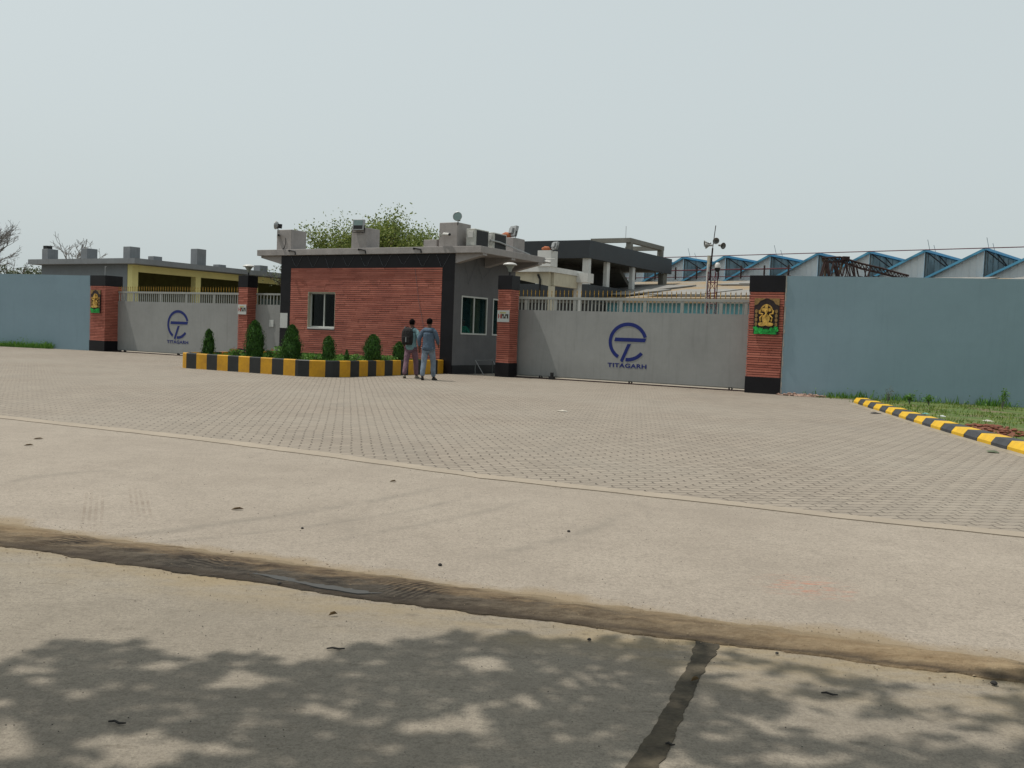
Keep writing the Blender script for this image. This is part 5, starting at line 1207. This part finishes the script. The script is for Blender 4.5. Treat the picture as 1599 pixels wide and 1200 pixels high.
# collapsed lattice boom behind the right wall
def boom():
    D0 = 46.0
    t = thing('lattice_boom', 'tangle of dark rusty lattice girders sloping down behind the right wall', 'crane boom', at(1290, 470, D0) * 1.0, 0)
    base = t.location.copy(); rr = random.Random(4); mbx = MB()
    def pt(px, py, dd=0): return tuple(at(px, py, D0 + dd) - base)
    top = [(1284, 403), (1312, 402), (1322, 405), (1345, 412), (1375, 419), (1400, 426), (1419, 431)]
    bot = [(1286, 410), (1312, 409), (1322, 412), (1345, 420), (1375, 427), (1398, 433), (1418, 436)]
    for dd in (0, 1.4):
        mbx.tube([pt(x, y, dd) for x, y in top], .05, 5); mbx.tube([pt(x, y, dd) for x, y in bot], .05, 5)
    def lerp(l, f):
        f *= len(l) - 1; i = min(int(f), len(l) - 2); f -= i; return (l[i][0] * (1 - f) + l[i + 1][0] * f, l[i][1] * (1 - f) + l[i + 1][1] * f)
    for k in range(26):
        a = lerp(top, k / 26); b = lerp(bot, min(1, (k + 1) / 26)); c = lerp(bot, k / 26)
        mbx.tube([pt(*a, 0), pt(*b, 0)], .022, 4); mbx.tube([pt(*c, 1.4), pt(*a, 0)], .018, 4); mbx.tube([pt(*a, 1.4), pt(*b, 1.4)], .02, 4)
    mbx.build('boom', M['rust'], t)
    m2 = MB()
    for k in range(34):
        f = rr.random(); x = 1286 + f * 78; y0_ = 410 + max(0, (x - 1320)) * .22; dd = rr.uniform(-1, 2); x2 = x + rr.choice((-7, 7, -10, 10, 4)); m2.tube([pt(x, y0_, dd), pt(x2, 446, dd)], rr.uniform(.02, .038), 4)
    for k in range(8): x = 1286 + k * 11; m2.tube([pt(x, 432, 0), pt(x + 20, 436, 1)], .035, 4)
    m2.build('standing_lattice', M['rust'], t); MB().box(-.16, .16, -.16, .16, -.09, .09).build('joint_block', M['rust'], t, loc=pt(1320, 404))
    m3 = MB().tube([pt(1284, 405, .4), pt(1296, 428, .4)], .06, 5).tube([pt(1290, 404, .4), pt(1288, 440, .4)], .07, 5).tube([pt(1316, 410, .2), pt(1306, 440, .2)], .06, 5); m3.build('prop', M['bark'], t)
boom()

# ------------------------------------------------------------------ trees
def branches(mb, p, d, l, r_, depth, rr, tips, spread=.6, up=.15, kids=(2, 3), minr=.008):
    q = p + d * l; mid = p + d * l * .5 + Vector((rr.gauss(0, .05), rr.gauss(0, .05), rr.gauss(0, .04))) * l
    mb.tube([p, mid, q], [r_, r_ * .85, max(r_ * .68, minr)], 5 if r_ > .03 else 3, cap=False)
    if depth == 0: tips.append((q, d)); return
    tips.append((mid, d)) if depth < 2 else None
    for _ in range(rr.randint(*kids)):
        nd = (d + Vector((rr.gauss(0, spread), rr.gauss(0, spread), rr.gauss(0, spread * .7) + up))).normalized()
        branches(mb, q if rr.random() < .7 else mid, nd, l * rr.uniform(.62, .85), max(r_ * .62, minr), depth - 1, rr, tips, spread, up, kids, minr)
def tree(loc, h_trunk, l0, r0, depth, label, seed, leaf=None, nleaf=0, lsize=.12, spread=.6, up=.15, lspread=.35, group=None, kids=(2, 3), limbs=5, name='tree', minr=.008, zr=None):
    rr = random.Random(seed); t = thing(name, label, 'tree', loc, 0, group); mb = MB(); tips = []
    top = Vector((rr.gauss(0, .1), rr.gauss(0, .1), h_trunk)); mb.tube([(0, 0, -.2), top * .5 + Vector((.06, 0, 0)), top], [r0 * 1.25, r0 * 1.05, r0 * .85], 9)
    for k in range(limbs):
        a = 6.283 * k / limbs + rr.gauss(0, .3); d = Vector((math.cos(a) * .75, math.sin(a) * .75, rr.uniform(.45, 1.1))).normalized(); branches(mb, top, d, l0 * rr.uniform(.8, 1.1), r0 * .6, depth, rr, tips, spread, up, kids, minr)
    mb.build('trunk', M['bark'] if leaf else M['twig'], t)
    if nleaf:
        lf = MB(); pts = []
        for _ in range(nleaf):
            q, d = rr.choice(tips); pts.append(q + Vector((rr.gauss(0, lspread), rr.gauss(0, lspread), rr.gauss(0, lspread * .8))))
        if zr: pts = [p for p in pts if p.z > zr]
        leafcloud(lf, pts, lsize, 0, .55, rr); lf.build('crown', M[leaf], t)
    return t
b = at(590, 470, 62); b.z = 0
tree(b, 3.4, 2.15, .20, 4, 'leafy light green tree rising behind the guardhouse roof, left half', 5, 'leaf_tree', 20000, .17, .5, .14, .45, 'trees behind the guardhouse', limbs=6)
b = at(640, 470, 64); b.z = 0
tree(b, 3.6, 2.15, .20, 4, 'leafy light green tree rising behind the guardhouse roof, right half', 9, 'leaf_tree', 23000, .17, .5, .16, .45, 'trees behind the guardhouse', limbs=6)
b = at(-48, 470, 95); b.z = 0
tree(b, 4.6, 2.6, .30, 6, 'large bare grey tree at the far left beyond the wall', 3, None, 0, 0, .5, .10, 0, 'bare trees', (2, 4), 8, minr=.012)
b = at(122, 470, 80); b.z = 0
tree(b, 5.0, 1.15, .10, 4, 'small bare tree behind the left shed roof', 12, None, 0, 0, .55, .22, 0, 'bare trees', (2, 3), 5, minr=.018)
b = at(441, 470, 48); b.z = 0
tree(b, 3.2, .7, .08, 2, 'small thin leafy tree between the yellow shed and the guardhouse', 14, 'leaf_far', 500, .12, .5, .2, .2)
def bush(px, w, h, D, label, seed):
    b = at(px, 470, D); b.z = 0; rr = random.Random(seed); t = thing('bush', label, 'bush', b, 0, 'bushes beyond the left wall'); mb = MB()
    for k in range(9): a = rr.random() * 6.28; mb.tube([(0, 0, 0), (math.cos(a) * w * .2, math.sin(a) * w * .2, h * .6), (math.cos(a) * w * .35, math.sin(a) * w * .35, h * .9)], [.08, .05, .02], 5)
    mb.build('branches', M['bark'], t); pts = []
    cl = [(rr.uniform(-w / 2, w / 2), rr.uniform(-w / 3, w / 3), h * rr.uniform(.35, .92), rr.uniform(.3, .7)) for _ in range(26)]
    for _ in range(2600): c = rr.choice(cl); pts.append(Vector((c[0] + rr.gauss(0, c[3] * .6), c[1] + rr.gauss(0, c[3] * .6), c[2] + rr.gauss(0, c[3] * .45))))
    lf = MB(); leafcloud(lf, pts, .22, 0, .55, rr); lf.build('foliage', M['leaf_far'], t)
bush(6, 5.5, 7.0, 85, 'dull green bushy tree under the bare tree at the far left', 1); bush(42, 4.4, 6.0, 88, 'low dull green bush between the bare tree and the grey shed', 2)

# roadside tree over the camera side: its crown shades the near road
def overhead():
    rr = random.Random(17); Lx, Ly = SUN.x / -SUN.z, SUN.y / -SUN.z
    hole = [(55, 1045, 46, 7), (395, 1066, 66, 15), (120, 1085, 34, 10), (755, 1037, 60, 11), (515, 1112, 38, 9), (690, 1133, 70, 15), (730, 1108, 24, 7), (215, 1170, 95, 32), (5, 1150, 45, 38), (262, 1042, 20, 6), (70, 1065, 26, 6), (0, 1100, 35, 12), (240, 1040, 30, 6), (590, 1060, 12, 4), (330, 1172, 60, 10), (880, 1150, 30, 8), (905, 1060, 30, 6), (800, 1098, 40, 9), (600, 1170, 34, 8),
            (1190, 1064, 80, 14), (1150, 1046, 90, 10), (1330, 1135, 160, 22), (1480, 1085, 95, 34), (1560, 1150, 70, 22), (1290, 1100, 60, 10), (1230, 1185, 120, 8), (1050, 1195, 60, 12), (1420, 1050, 90, 12)]
    edge = [(-200, 1055), (0, 1036), (60, 1012), (100, 1001), (235, 1004), (262, 1022), (300, 1030), (335, 1024), (410, 1022), (430, 1034), (470, 1042), (505, 1030), (540, 1008), (640, 1002), (700, 990), (800, 991), (850, 994), (960, 1000), (1075, 1004), (1110, 1010), (1160, 1022), (1240, 1040), (1340, 1052), (1410, 1062), (1430, 1072), (1500, 1062), (1599, 1045), (1800, 1040)]
    def shade(px, py):
        for (x0, y0), (x1, y1) in zip(edge[:-1], edge[1:]):
            if x0 <= px <= x1: ey = y0 + (y1 - y0) * (px - x0) / (x1 - x0); break
        else: ey = 1045
        ey += 6 * mnoise.noise(Vector((px * .03, 0, 1))) + 3 * mnoise.noise(Vector((px * .11, 0, 2)))
        ey += 9 * mnoise.noise(Vector((px * .06, py * .1, 5)))
        if py < ey: return 0
        if mnoise.noise(Vector((px * .03, py * .09, 31))) > (.47 if px < 1100 else .12): return 0
        for cx, cy, rx, ry in hole:
            d = ((px - cx) / rx) ** 2 + ((py - cy) / ry) ** 2 + 1.3 * mnoise.noise(Vector((px * .022, py * .06, 7))) + .7 * mnoise.noise(Vector((px * .07, py * .2, 17)))
            if d < 1: return 0
        return 1
    def topx(p):
        d = Vector(p) - Vector((0, 0, CAM_H)); w = d.dot(FW)
        if w < .5: return None
        return CX + F_PX * d.dot(RT) / w, CY - F_PX * d.dot(UP) / w
    pts = []; n = 0
    while len(pts) < 34000 and n < 400000:
        n += 1; gx, gy = rr.uniform(-4.2, 3.6), rr.uniform(.2, 4.9); q = topx((gx, gy, 0))
        if q is None: ok = mnoise.noise(Vector((gx * 1.5, gy * 1.5, 3))) > -.15
        elif q[1] > 1215 or q[0] < -60 or q[0] > 1660: ok = mnoise.noise(Vector((gx * 1.7, gy * 1.7, 3))) > -.2 and (q[1] > 1030)
        else: ok = shade(*q)
        if not ok: continue
        h = 6.4 + 1.0 * mnoise.noise(Vector((gx * .9, gy * .9, 11))) + rr.uniform(-.7, .7)
        pts.append(Vector((gx - Lx * h, gy - Ly * h, h)))
    base = Vector((-5.4, .2, 0)); t = thing('roadside_tree', 'spreading roadside tree beside the camera whose crown shades the near road', 'tree', base)
    lf = MB(); leafcloud(lf, [p - base for p in pts], .125, 0, .5, rr); lf.build('crown', M['leaf_over'], t)
    tr = MB(); c = Vector((-3.6, 3.0, 5.5)) - base
    tr.tube([(0, 0, -.1), (.1, .1, 2.2), (.4, .5, 4.0)], [.30, .22, .18], 10)
    for k in range(12):
        p = rr.choice(pts) - base; tr.tube([(.4, .5, 4.0), tuple((Vector((.4, .5, 4.0)) + p) * .5 + Vector((0, 0, .4))), tuple(p)], [.06, .03, .008], 5)
    tr.build('trunk', M['bark'], t)
overhead()
